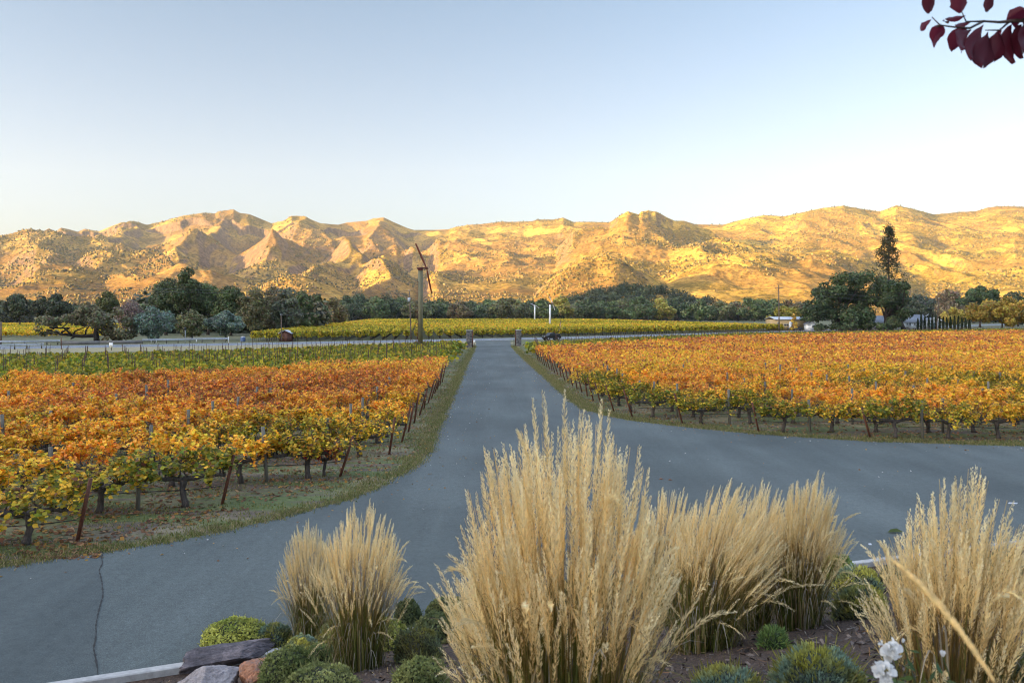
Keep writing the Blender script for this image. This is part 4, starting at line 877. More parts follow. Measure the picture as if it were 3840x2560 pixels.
# vineyard far side of the bridge
g = MB()
for q in range(1700):
    d_ = rg.uniform(170, 330); x = (rg.uniform(-60, 118) - CX) / F * d_; d_ = round(d_ / 5) * 5; n = 40
    P = np.stack([x + rg.uniform(-1.6, 1.6, n), d_ + rg.normal(size=n) * .4, 0.5 + rg.random(n)], 1)
    g.cards(P, rg.normal(size=(n, 3)) + np.array([0, 0, .6]), 0.42 * (0.6 + 0.7 * rg.random(n)), pick(rg, 'field' if 215 < d_ < 270 else 'fieldy', n), k=4, rng=rg)
tag(g.build('bridge_vine_rows', M_leaf), 'yellow vine rows glimpsed under the horizontal limb of the oak', 'vine rows', kind='stuff')

# ------------------------------------------------------------------ fallen leaves and verge grass
rg = np.random.default_rng(8); n = 26000; pts = []
for side, sx in (('L', -1), ('R', 1)):
    y = 16 + 60 * rg.random(n) ** 1.5; x = sx * rg.random(n) * (0.70 * y)
    if side == 'L':
        e = np.interp(y, [q[1] for q in endL], [q[0] for q in endL]); ok = x < e + 0.9 + 0.5 * rg.random(n); 
    else:
        e = np.interp(y, [q[1] for q in endR], [q[0] for q in endR]); ok = (x > e - 0.5 - 0.3 * rg.random(n)) & (y > 30.8)
    ok &= (vnoise(x * 0.9, y * 1.5, 4) > 0.3 * rg.random(n) + 0.12); pts.append(np.stack([x[ok], y[ok]], 1))
P = np.concatenate(pts); n = len(P); P = np.c_[P, 0.012 + 0.02 * rg.random(n)]
cc = np.array([(0.30, 0.15, 0.075), (0.22, 0.10, 0.045), (0.40, 0.24, 0.12), (0.16, 0.08, 0.045), (0.42, 0.22, 0.05)])[rg.integers(5, size=n)] * (0.7 + 0.6 * rg.random((n, 1)))
g = MB(); g.cards(P, rg.normal(size=(n, 3)) * 0.35 + np.array([0, 0, 1]), 0.05 + 0.05 * rg.random(n), cc, shape=LEAF, rng=rg)
tag(g.build('fallen_leaves', M_leaf), 'brown and tan fallen vine leaves littering the vineyard floor', 'fallen leaves', kind='stuff')
def blades(n, X, Yv, h0, h1, cols, rng, zf=None, wid=0.006):
    n = len(X); z = np.zeros(n) if zf is None else zf(X, Yv); h = rng.uniform(h0, h1, n); a = rng.random(n) * 6.283; b = rng.normal(size=(n, 2)) * 0.45 * h[:, None]
    wv = np.stack([np.cos(a), np.sin(a), 0 * a], 1) * (wid * (0.7 + 0.6 * rng.random(n)) * (1 + 0.03 * Yv))[:, None]; B = np.stack([X, Yv, z], 1); Tp = B + np.c_[b, h]; Md = B + np.c_[b * 0.35, h * 0.6]
    V = np.stack([B - wv, B + wv, Md + wv * 0.7, Tp, Md - wv * 0.7], 1); C = np.array(cols)[rng.integers(len(cols), size=n)] * (0.65 + 0.7 * rng.random((n, 1)))
    return V.reshape(-1, 3), np.arange(n * 5).reshape(n, 5), C
g = MB(); GC = [(0.14, 0.17, 0.045), (0.20, 0.21, 0.065), (0.28, 0.25, 0.11), (0.36, 0.29, 0.16)]
for E, sgn in ((LEw, 1), (REw, -1)):
    tgn = np.gradient(E, axis=0); tgn /= np.linalg.norm(tgn, axis=1)[:, None] + 1e-9; nn = np.stack([-tgn[:, 1], tgn[:, 0]], 1)
    dist = E[:, 1]; wgt_ = np.where((dist > 9) & (dist < 125) & (np.abs(E[:, 0]) < 24), 1.0 / np.maximum(dist, 8) ** 0.9, 0); wgt_ /= wgt_.sum()
    n = 42000; q = rg.choice(len(E), n, p=wgt_); off = np.abs(rg.normal(size=n)) * 0.45 * (0.4 + 1.2 * vnoise(E[q, 0] * 0.7, E[q, 1] * 0.7, 33)) - 0.05
    # outward side: away from the asphalt
    side = np.where(E is LEw, 1, 1)
    c0 = E[q] + rg.normal(size=(n, 2)) * 0.12
    for s2 in (1, -1):
        pass
    outward = nn[q] * (-1 if sgn == 1 else 1)
    c_ = c0 + outward * off[:, None]
    g.add(*blades(n, c_[:, 0], c_[:, 1], 0.03, 0.10, GC, rg))
n = 110000; y = 15 + 50 * rg.random(n) ** 1.4; x = (rg.random(n) * 1.4 - 0.7) * y
okL = (x < np.interp(y, LE[::-1, 1], LE[::-1, 0]) - 0.15); okR = (x > 3) & (y > np.interp(x, RE[:, 0][4:], RE[:, 1][4:]) + 0.2)
ok = (okL | okR) & (fbm(x * 0.35, y * 0.9, 14, 3) > 0.42 + 0.10 * rg.random(n)); x, y = x[ok], y[ok]
g.add(*blades(len(x), x, y, 0.02, 0.07, GC[:3], rg, wid=0.008))
tag(g.build('verge_grass', M_grass), 'short green and straw grass along the asphalt edges and vine rows', 'grass', kind='stuff')
print('grass done')

# ------------------------------------------------------------------ wind machine, poles, gate
def wind_machine(label, px, Y, hub_py, tipA, tipB, r, mt, mh, mb_, ladder=True, group=None, bw=None):
    bw = bw or r; x = (px - CX) / F * Y; k = Y / F; H = EYE + (HY - hub_py) * k
    t = thing('wind_machine', label, 'wind machine', (x, Y, 0), 0, group)
    g = MB(); g.tube([(-.02, 0, 0), (0, 0, H * .5), (0, 0, H - 0.25)], [r * 1.02, r, r], 16); g.build('tower', mt, t, True)
    g = MB(); g.tube([(0, 0, H - .3), (0, 0, H - .22)], r * 1.15, 14); g.box((-r * .1, 0, H - 0.05), (r * 2.0, r * 1.5, r * 1.1)); g.tube([(-r * 1.5, 0, H), (r * 1.2, 0, H)], r * 0.45, 10); g.tube([(r, 0, H), (r * 2.4, -.05, H + .03)], r * .28, 8); g.build('gearbox', mh, t)
    hub = np.array([r * 2.6, -0.05, H]); g = MB(); g.tube([hub - [0.2, 0, 0], hub + [0.16, 0, 0]], r * 0.5, 10); g.build('hub', mh, t)
    for tip in (tipA, tipB):
        e = np.array([(tip[0] - px) * k, -0.05 + tip[2], EYE + (HY - tip[1]) * k]); d_ = e - hub; g = MB()
        s = np.linspace(0, 1, 8)[:, None]; P = hub + d_ * s; wd = bw * np.array([.30, .42, .50, .50, .46, .42, .36, .28]); tw = np.linspace(0.9, 0.25, 8)
        ax = d_ / np.linalg.norm(d_); u = np.cross(ax, [0, 1.0, 0]); u /= np.linalg.norm(u); v_ = np.cross(ax, u)
        th = r * 0.09; V = []
        for c_, w_, a in zip(P, wd, tw):
            e1 = u * math.cos(a) + v_ * math.sin(a); e2 = np.cross(ax, e1); V += [c_ - e1 * w_, c_ + e2 * th, c_ + e1 * w_, c_ - e2 * th]
        i = np.arange(7)[:, None] * 4; j = np.arange(4)[None]; g.add(V, np.stack([i + j, i + (j + 1) % 4, i + 4 + (j + 1) % 4, i + 4 + j], -1).reshape(-1, 4)); g.add(V, [[28, 29, 30, 31]]); g.build('blade', mb_, t)
    if ladder:
        g = MB(); xl = -r * 1.75
        for dx in (-.03, .20): g.tube([(xl + dx, -.12 - .1, 0.4), (xl + dx, -.22, H - 1.6)], 0.022, 5)
        for z in np.arange(0.6, H - 1.7, 0.33): g.tube([(xl - .03, -.22, z), (xl + .20, -.22, z)], 0.014, 4)
        for z in (H - 1.7, H * .6, H * .35, 1.0): g.tube([(xl + .08, -.22, z), (-r * .6, -.15, z)], 0.03, 4)
        g.build('ladder', mh, t)
        g = MB(); g.box((r + .12, -.1, .75), (.22, .22, .45)); g.build('control_box', M_galv, t)
M_tower = painted('olive_tower', (0.155, 0.145, 0.075), 0.6, 1.4, 0.25, stretch=(1.5, 1.5, 0.6))
nt = M_tower.node_tree; N, L = nt.nodes, nt.links; p = N['Principled BSDF']; old = p.inputs['Base Color'].links[0].from_socket
nn_ = noise(N, L, 2.6, 6, 0.7, pos(N)); rr_ = ramp(N, [(0.60, (0, 0, 0)), (0.66, (1, 1, 1))]); L.new(nn_.outputs[0], rr_.inputs[0]); L.new(mixc(N, L, rr_.outputs[0], old, (0.16, 0.062, 0.028)), p.inputs['Base Color'])
M_blade = painted('red_blade', (0.23, 0.045, 0.018), 0.55, 3, 0.25); M_gear = painted('red_gear', (0.13, 0.030, 0.020), 0.6, 6, 0.4)
wind_machine('tall olive wind machine with red two-blade propeller and ladder by the drive', 420.5, 99, 267.7, (416.5, 243.7, -0.8), (431, 292.6, 0.8), 0.29, M_tower, M_gear, M_blade)
wind_machine('larger white wind machine with red cap in the yellow vineyard', 550, 262, 303.2, (549.0, 295.8, -.5), (555.0, 310, .5), 0.32, M_white, M_gear, M_white, False, bw=.30)
wind_machine('smaller white wind machine in the yellow vineyard beside the larger one', 534.7, 440, 305.4, (530.6, 303.3, -.5), (539.4, 308.0, .5), 0.36, M_white, M_white, M_white, False, bw=.38)

def pole(label, px, Y, top, basepx=None, arm=None, r=0.15, m=M_pole, boxed=False, name='utility_pole', cat='utility pole'):
    x = (px - CX) / F * Y; H = EYE + (HY - top) / F * Y; bx = 0 if basepx is None else (basepx - px) / F * Y
    t = thing(name, label, cat, (x + bx, Y, 0)); g = MB(); g.tube([(0, 0, -.2), (-bx * .5, 0, H / 2), (-bx, 0, H)], [r * 1.1, r * .95, r * .8], 8); g.build('pole', m, t)
    if arm:
        for z in arm: g = MB(); g.box((-bx, -r, H - z), (2.2, .12, .14)); g.build('crossarm', m, t)
    g = MB()
    for dx in (-.05, .05): g.tube([(-bx + dx * 12 * (1 if arm else .2), 0, H - (arm[0] - .07 if arm else 0)), (-bx + dx * 12 * (1 if arm else .2), 0, H + .22 - (arm[0] if arm else 0))], .05, 6)
    g.build('insulators', M_galv, t)
    if boxed: g = MB(); g.tube([(-.42, -.1, H - 2.1), (-.42, -.1, H - 1.3)], .27, 10); g.build('transformer', M_galv, t)
    return (x + bx - bx, Y, H)
pA = pole('grey wooden utility pole with white transformer behind the olive wind machine', 409.4, 156, 290.6, 411.2, None, 0.13, boxed=True)
pB = pole('tall brown wooden pole at the corner of the tan barn', 778.6, 214, 284.7, 779.2, (0.8,), 0.17)
pC = pole('leaning wooden pole among the cypresses', 938.8, 246, 298.2, 936.4, None, 0.16)
pD = pole('slim wooden pole standing against the small red shed', 281.2, 142, 314.8, 281.6, None, 0.10)
def wires(label, a, b, sag, offs, name='power_line'):
    g = MB(); a = np.array(a); b = np.array(b); t = np.linspace(0, 1, 24)[:, None]
    for (dx, dz) in offs: g.tube(a + (b - a) * t - np.array([0, 0, 1]) * sag * 4 * t * (1 - t) + np.array([dx, 0, dz]), 0.022, 4)
    tag(g.build(name, M_wire), label, 'power line')
pE = (-150, 150, 11.5)
wires('pair of power lines sagging between the transformer pole and the grove', pA, (-96, 118, 10.8), 0.9, [(0, 0), (0, -.5)])
wires('long power lines crossing the far trees from transformer pole to barn pole', pA, pB, 2.0, [(0, 0), (0, -2.2)])
wires('power lines from the barn pole across the oaks to the leaning pole', pB, pC, 0.8, [(0, -.3), (0, -1.4)])
wires('power lines running away from the leaning pole past the yellow tree', pC, (190, 268, 9.5), 0.9, [(0, -.3), (0, -1.0)])
wires('thin service wire from the shed pole to the transformer pole', pD, (pA[0], pA[1], 7.6), 0.5, [(0, 0)])

# stone gate pillars
m, nt, N, L, p = mat('stone'); v = pos(N)
mp = N.new('ShaderNodeMapping'); mp.inputs['Scale'].default_value = (3.2, 3.2, 8.5); L.new(v, mp.inputs[0])
vo = N.new('ShaderNodeTexVoronoi'); vo.distance = 'CHEBYCHEV'; vo.inputs['Scale'].default_value = 1.0; L.new(mp.outputs[0], vo.inputs['Vector'])
r = ramp(N, [(0.0, (0.07, 0.07, 0.075)), (0.4, (0.16, 0.16, 0.165)), (0.75, (0.25, 0.235, 0.21)), (1.0, (0.13, 0.11, 0.095))]); sp_ = N.new('ShaderNodeSeparateColor'); L.new(vo.outputs['Color'], sp_.inputs[0]); L.new(sp_.outputs[0], r.inputs[0])
L.new(r.outputs[0], p.inputs['Base Color']); p.inputs['Roughness'].default_value = 0.9; M_stone = m
def pillar(label, px, Y, top, wpx):
    x = (px - CX) / F * Y; H = EYE + (HY - top) / F * Y; wd = wpx / F * Y; rng = np.random.default_rng(int(px))
    t = thing('gate_pillar', label, 'gate pillar', (x, Y, 0)); g = MB(); z = 0.0; half = wd / 2
    g.box((0, 0, (H - .12) / 2), (wd * .94, wd * .94, H - .12))
    while z < H - .14:
        hh_ = min(rng.uniform(.09, .18), H - .13 - z); g_ = rng.uniform(.0, .05)
        for s1 in range(4):
            u0 = -half
            while u0 < half - 0.02:
                l_ = min(rng.uniform(.18, .42), half - u0); pr = rng.uniform(0.01, 0.05); cxy = (u0 + l_ / 2, -half * .97)
                a = s1 * math.pi / 2; cc_ = np.array([cxy[0] * math.cos(a) - cxy[1] * math.sin(a), cxy[0] * math.sin(a) + cxy[1] * math.cos(a), z + hh_ / 2])
                g.box(cc_, (l_ - .012, .05 + pr, hh_ - .012), rz=a); u0 += l_
        z += hh_
    g.build('shaft', M_stone, t)
    g = MB(); g.box((0, 0, H - .06), (wd * 1.22, wd * 1.22, .12), taper=.96); g.build('cap_stone', M_conc, t)
    return x, H, wd
pillar('stone gate pillar on the wind machine side of the drive', 469.5, 119, 329.6, 5.6)
pillar('stone gate pillar on the farmhouse side of the drive', 518.6, 124, 329.2, 5.2)
def gate(label, px, Y, top, sgn):
    x = (px - CX) / F * Y; H = EYE + (HY - top) / F * Y; t = thing('steel_gate', label, 'gate', (x, Y, 0)); g = MB()
    g.box((0, 0, H / 2), (.12, .12, H)); g.build('gate_post', M_rust, t); g = MB(); ln = 3.2; ux, uy = sgn * 0.07, 1.0
    for z in (.25, 1.15, H - .35): g.tube([(0, .06, z), (ux * ln, ln, z)], .035, 5)
    for f in np.linspace(.04, 1, 14): g.tube([(ux * ln * f, ln * f, .25), (ux * ln * f, ln * f, H - .35)], .018, 4)
    g.build('gate_leaf', M_rust, t)
gate('rusty steel gate standing open beside the wind machine side pillar', 472.8, 118.6, 328.8, -1)
gate('rusty steel gate standing open beside the farmhouse side pillar', 515.4, 123.6, 328.6, 1)
def signpost(name, label, cat, px, Y, top, base_z, pw, ph, mp_, ms, r=.03, zc=None):
    x = (px - CX) / F * Y; H = EYE + (HY - top) / F * Y; t = thing(name, label, cat, (x, Y, 0)); g = MB(); g.tube([(0, 0, 0), (0, 0, H)], r, 5); g.build('post', mp_, t)
    if pw: g = MB(); g.box((0, -r - .02, H - ph / 2), (pw, .03, ph)); g.build('panel', ms, t)
signpost('keypad_post', 'small white panel on a post just inside the open gate', 'keypad', 474.3, 118, 339.6, 0, .28, .42, M_rust, M_white)
signpost('gate_stop', 'thin dark stake beside the farmhouse side gate pillar', 'stake', 514, 119.5, 339, 0, 0, 0, M_stake, M_white, .04)
signpost('marker_sign', 'white object marker sign with dark stripe standing by the highway bend', 'road sign', 111.3, 109, 342.3, 0, .52, .62, M_stake, M_white, .05)
signpost('road_post', 'thin rusty post at the end of the near guardrail', 'post', 61.3, 112, 337, 0, 0, 0, M_rust, M_rust, .05)
signpost('edge_post', 'dark wooden post at the picture edge near the guardrail', 'post', 0.9, 126, 321, 0, 0, 0, M_pole, M_rust, .13)
t = thing('post_light', 'grey steel post with a dark box on top behind the guardrail', 'post light', ((185.2 - CX) / F * 137, 137, 0)); g = MB(); g.tube([(0, 0, 0), (0, 0, 2.3)], .05, 6); g.build('pole', M_galv, t); g = MB(); g.box((-.05, 0, 2.5), (.38, .3, .42), taper=.8); g.build('head', M_dark, t)
for q, (px, top) in enumerate([(153.8, 338.4), (148.5, 339.2), (194, 339), (226.6, 336.2)]):
    g = MB(); g.box((0, 0, .5), (.09, .03, 1.0)); o = g.build('marker_post', M_white); x = (px - CX) / F * 136; o.location = (x, 137, 0); o.scale = (1, 1, EYE + (HY - top) / F * 137)
    tag(o, f'thin white roadside marker, {nth(q + 1)} along the long guardrail from the bridge wall', 'marker post', 'white markers behind the guardrail')
# guardrails and bridge wall
def rail(label, A, n, h=0.78, ends=True):
    A = np.array(A); t = thing('guardrail', label, 'guardrail', (A[0, 0], A[0, 1], 0)); A = A - A[0]; g = MB()
    B = np.stack([np.interp(np.linspace(0, 1, 30), np.linspace(0, 1, len(A)), A[:, k]) for k in (0, 1)], 1)
    prof = [(-.03, .0), (.04, .06), (-.02, .13), (-.02, .17), (.04, .24), (-.03, .30)]; tg = np.gradient(B, axis=0); tg /= np.linalg.norm(tg, axis=1)[:, None]; nr_ = np.stack([tg[:, 1], -tg[:, 0]], 1)
    rows = [np.c_[B + nr_ * a, np.full(30, h - .30 + b)] for a, b in prof]; back = [np.c_[B + nr_ * (a - .015), np.full(30, h - .30 + b)] for a, b in prof]
    for a, b in list(zip(rows[:-1], rows[1:])) + list(zip(back[1:], back[:-1])): i = np.arange(29); g.add(np.concatenate([a, b]), np.stack([i, i + 1, 31 + i, 30 + i], 1))
    g.build('rail_beam', M_galv, t)
    for f in np.linspace(0.01, .99, n): x, y = B[int(f * 29)]; g = MB(); g.box((x, y + .12, h / 2), (.13, .15, h)); g.build('post', M_post, t)
rail('long galvanised guardrail running from bridge wall to the guardrail end', [gnd(142, 343.4)[:2], gnd(185, 342.5)[:2], gnd(228.4, 341.6)[:2]], 8)
rail('far guardrail leading up to the concrete bridge wall', [gnd(-30, 345.5)[:2], gnd(20, 345)[:2], gnd(60, 344.2)[:2]], 8)
rail('near guardrail on the vineyard side of the highway', [gnd(-30, 350.6)[:2], gnd(0, 349.5)[:2], gnd(44, 348.0)[:2]], 7)
g = MB(); B = np.array([gnd(60.5, 344.4)[:2], gnd(100, 343.7)[:2], gnd(142, 343.0)[:2]])
for a, b in zip(B[:-1], B[1:]):
    c_ = (a + b) / 2; l_ = np.linalg.norm(b - a); g.box((c_[0], c_[1], .28), (l_ + .05, .3, .56), rz=math.atan2(b[1] - a[1], b[0] - a[0])); 
tag(g.build('bridge_wall', M_barrier), 'low weathered concrete bridge wall between the guardrails', 'bridge wall')

# ------------------------------------------------------------------ buildings
def gable(mb, x0, x1, y0, y1, ze, zr, over=.3, axis='x', th=.10, col=(1, 1, 1)):
    if axis == 'x':
        ym = (y0 + y1) / 2
        for (a, b) in ((y0 - over, ym), (y1 + over, ym)):
            zl = ze - (zr - ze) * over / (ym - y0)
            V = [(x0 - over, a, zl), (x1 + over, a, zl), (x1 + over, b, zr), (x0 - over, b, zr)]; V2 = [(p_[0], p_[1], p_[2] + th) for p_ in V]
            mb.add(V + V2, [[0, 1, 2, 3], [4, 5, 6, 7], [0, 1, 5, 4], [1, 2, 6, 5], [2, 3, 7, 6], [3, 0, 4, 7]], col)
    else:
        xm = (x0 + x1) / 2
        for (a, b) in ((x0 - over, xm), (x1 + over, xm)):
            zl = ze - (zr - ze) * over / (xm - x0)
            V = [(a, y0 - over, zl), (a, y1 + over, zl), (b, y1 + over, zr), (b, y0 - over, zr)]; V2 = [(p_[0], p_[1], p_[2] + th) for p_ in V]
            mb.add(V + V2, [[0, 1, 2, 3], [4, 5, 6, 7], [0, 1, 5, 4], [1, 2, 6, 5], [2, 3, 7, 6], [3, 0, 4, 7]], col)
def window(parent, x, y, z, w_, h_, mg=M_dark, mf=M_white):
    g = MB()
    for dx in (-w_ / 2, w_ / 2, 0): g.box((x + dx, y - .03, z), (.07, .06, h_ + .07))
    for dz in (-h_ / 2, h_ / 2): g.box((x, y - .033, z + dz), (w_ + .14, .06, .07))
    f = g.build('window', mf, parent); g = MB(); g.box((x, y - .012, z), (w_, .02, h_)); g.build('pane', mg, f)
def house():
    Y = 254.0; k = Y / F; X = lambda px: (px - CX) * k; Zp = lambda py: EYE + (HY - py) * k
    t = thing('farmhouse', 'white farmhouse with grey gabled roof behind the cypresses', 'house', (0, 0, 0))
    ze, zr = Zp(321.6), Zp(314.4); x0, x1 = X(893), X(926); g = MB(); g.box(((x0 + x1) / 2, Y + 4.5, ze / 2), (x1 - x0, 9, ze))
    xw0, xw1 = X(924.5), X(937.5); g.box(((xw0 + xw1) / 2, Y + 2.2, 1.55), (xw1 - xw0, 8.0, 3.1))
    za = Zp(317.4); g.add([(xw0, Y - 1.8, 3.1), (xw1, Y - 1.8, 3.1), ((xw0 + xw1) / 2, Y - 1.8, za)], [[0, 1, 2]])
    xl0, xl1 = X(866), X(893); g.box(((xl0 + xl1) / 2, Y + 5.0, 1.2), (xl1 - xl0 - .02, 7.5, 2.4)); g.build('wall', M_white, t)
    g = MB(); gable(g, x0, x1 + 1, Y, Y + 9, ze, zr); gable(g, xl0, xl1 - .4, Y + 1.2, Y + 8.8, ze - .1, Zp(315.6)); gable(g, xw0, xw1, Y - 1.9, Y + 4, 3.1, za + .05, .35, 'y'); r_ = g.build('roof', M_roofg, t)
    g = MB(); xc = X(914.6); g.box((xc, Y + 5, zr + .1), (1.05, .9, .7)); g.build('roof_vent', M_galv, r_)
    g = MB()
    for s_ in (-1, 1):
        xm = (xw0 + xw1) / 2; xe = xw0 - .35 if s_ < 0 else xw1 + .35; zl = 3.1 - (za - 3.1) * .35 / (xm - xw0)
        g.add([(xe, -2.3 + Y, zl - .2), (xe, -2.3 + Y, zl + .14), (xm, -2.3 + Y, za + .2), (xm, -2.3 + Y, za - .14)], [[0, 1, 2, 3]])
    g.build('gable_trim', M_white, t)
    for (px, w_) in ((907.4, .62), (910.1, .62), (914.6, .5)): window(t, X(px), Y - .01, Zp(323.6), w_, .75)
    g = MB(); g.box((X(929.8), Y - 1.83, 1.15), (1.7, .05, 2.2)); d_ = g.build('door', M_teal, t); g = MB()
    for dx in (-.85, 0, .85): g.box((X(929.8) + dx, Y - 1.86, 1.15), (.07, .04, 2.26))
    g.build('door_frame', M_white, d_)
house()
def barn():
    Y = 250.0; k = Y / F; X = lambda px: (px - CX) * k; Zp = lambda py: EYE + (HY - py) * k
    t = thing('barn', 'tan flat-walled barn with white metal roof partly behind the oak', 'barn', (0, 0, 0)); x0, x1 = X(775.7), X(808); ze = Zp(319.0)
    g = MB(); g.box(((x0 + x1) / 2, Y + 5, ze / 2), (x1 - x0, 10, ze)); g.build('wall', M_tan, t)
    g = MB(); gable(g, x0, x1, Y, Y + 10, ze, ze + .75, .35); g.build('roof', M_galv, t)
    g = MB(); g.box((X(790.7), Y - .03, 1.35), (.95, .05, 2.6)); g.build('door', M_white, t)
    window(t, X(786.2), Y - .01, Zp(324.4), 1.5, .55); window(t, X(778), Y - .01, Zp(323.2), .5, .8)
barn()
def shed(name, label, cat, px0, px1, Y, ze_py, zr_py, dep, mw, mr, axis, win=False):
    k = Y / F; X = lambda px: (px - CX) * k; ze = EYE + (HY - ze_py) * k; zr = EYE + (HY - zr_py) * k; x0, x1 = X(px0), X(px1); t = thing(name, label, cat, ((x0 + x1) / 2, Y, 0)); hw = (x1 - x0) / 2
    g = MB(); g.box((0, dep / 2, ze / 2), (2 * hw, dep, ze))
    for yy in (0, dep):
        if axis == 'y': g.add([(-hw, yy, ze), (hw, yy, ze), (0, yy, zr)], [[0, 1, 2]])
    g.build('wall', mw, t); g = MB(); gable(g, -hw, hw, 0, dep, ze, zr, .25, axis, .06); g.build('roof', mr, t)
    if win: window(t, hw * .25, -.01, ze * .62, .45, .8)
    else: g = MB(); g.box((hw * .3, -.03, ze * .42), (.8, .04, ze * .8)); g.build('door', mw, t)
shed('white_shed', 'small white gabled shed against the huge oak', 'shed', 808, 815.6, 243, 323.6, 321.0, 3.4, M_white, M_roofg, 'y', True)
shed('red_shed', 'small brown-red shed with pale metal roof beside the highway', 'shed', 279.4, 290.5, 144, 332.6, 329.9, 1.9, M_brown, M_galv, 'y')
# hillside villas
def villa(label, px, py, d, w_, h_, m, roofm):
    z = float(hill_at(np.array([px]), np.array([d]))[0]); x = (px - CX) / F * d; t = thing('villa', label, 'villa', (x, d, z - 1)); g = MB(); g.box((0, 0, h_ / 2 + .5), (w_, 8, h_ + 1)); g.box((w_ * .32, -2, h_ * .75 + .5), (w_ * .3, 7, h_ * 1.3)); g.build('wall', m, t)
    g = MB(); gable(g, -w_ / 2, w_ / 2, -4, 4, h_ + 1, h_ + 3, .6); g.build('roof', roofm, t)
    for fx in (-.35, -.12, .1): window(t, w_ * fx, -4.01, h_ * .55 + .5, 1.6, 1.5)
M_villa = painted('villa_wall', (0.62, 0.5, 0.36), 0.8, .3, .15); M_tile = painted('tile_roof', (0.30, 0.16, 0.09), 0.9, .5, .3)
villa('pale hillside villa above the wooded knoll, nearer the wind machines', 622, 280, 1010, 20, 4.5, M_villa, M_tile)
villa('reddish hillside villa between the two pale ones', 634, 280, 1000, 15, 4, M_tan, M_tile)
villa('pale hillside villa above the wooded knoll, nearer the barn', 655, 280, 1010, 15, 4, M_villa, M_tile)
villa('lone dark-roofed house on the slope left of the sunny spur', 548, 285, 1120, 12, 3.5, M_brown, M_tile)

# farm clutter beside the house
def wheel_cart(label, px, Y):
    t = thing('hay_rake', label, 'farm implement', ((px - CX) / F * Y, Y, 0)); a = np.linspace(0, 2 * math.pi, 15)
    for dx in (-.75, .75):
        g = MB(); g.tube(np.stack([dx + .7 * np.cos(a), 0 * a, .72 + .7 * np.sin(a)], 1), .045, 5)
        for q in range(4): g.tube([(dx + .7 * math.cos(q * .785), 0, .72 + .7 * math.sin(q * .785)), (dx - .7 * math.cos(q * .785), 0, .72 - .7 * math.sin(q * .785))], .02, 4)
        g.build('wheel', M_stake, t)
    g = MB(); g.tube([(-.75, 0, .72), (.75, 0, .72)], .05, 5); g.tube([(0, 0, .75), (1.9, .2, 1.5)], .05, 5); g.tube([(.2, 0, .8), (1.4, -.3, .3)], .04, 5); g.build('frame', M_stake, t)
wheel_cart('old rusty wheeled hay rake in front of the farmhouse windows', 905.6, 248); 
t = thing('steel_plough', 'old dark plough with a long raised bar beside the hay rake', 'farm implement', ((915.3 - CX) / F * 248, 248, 0)); g = MB(); g.tube([(-1.2, 0, .5), (1.2, 0, .7)], .07, 5); g.tube([(-.9, 0, 2.0), (.9, 0, .9)], .05, 5); g.tube([(.6, 0, 2.4), (.9, 0, .6)], .04, 5); g.build('frame', M_stake, t)
for dx in (-.7, 0, .7): g = MB(); g.add([(dx - .2, -.1, .6), (dx + .15, -.1, .6), (dx + .3, .05, .02), (dx - .05, .12, .02)], [[0, 1, 2, 3]]); g.tube([(dx, 0, .6), (dx + .1, 0, .1)], .04, 4); g.build('share', M_stake, t)
t = thing('weather_vane', 'slanted grey irrigation boom sticking up above the farmhouse porch roof', 'irrigation boom', ((926.3 - CX) / F * 250, 250, 0)); g = MB(); g.tube([(0, 0, 0), (0, 0, 4.1)], .05, 5); g.tube([(-1.0, 0, 3.7), (.75, 0, 5.0)], .10, 6); g.build('boom', M_galv, t); g = MB(); g.box((-.4, -.1, 4.05), (.5, .3, .55)); g.box((.25, -.1, 4.1), (.4, .3, .5)); g.build('motor', M_dark, t)

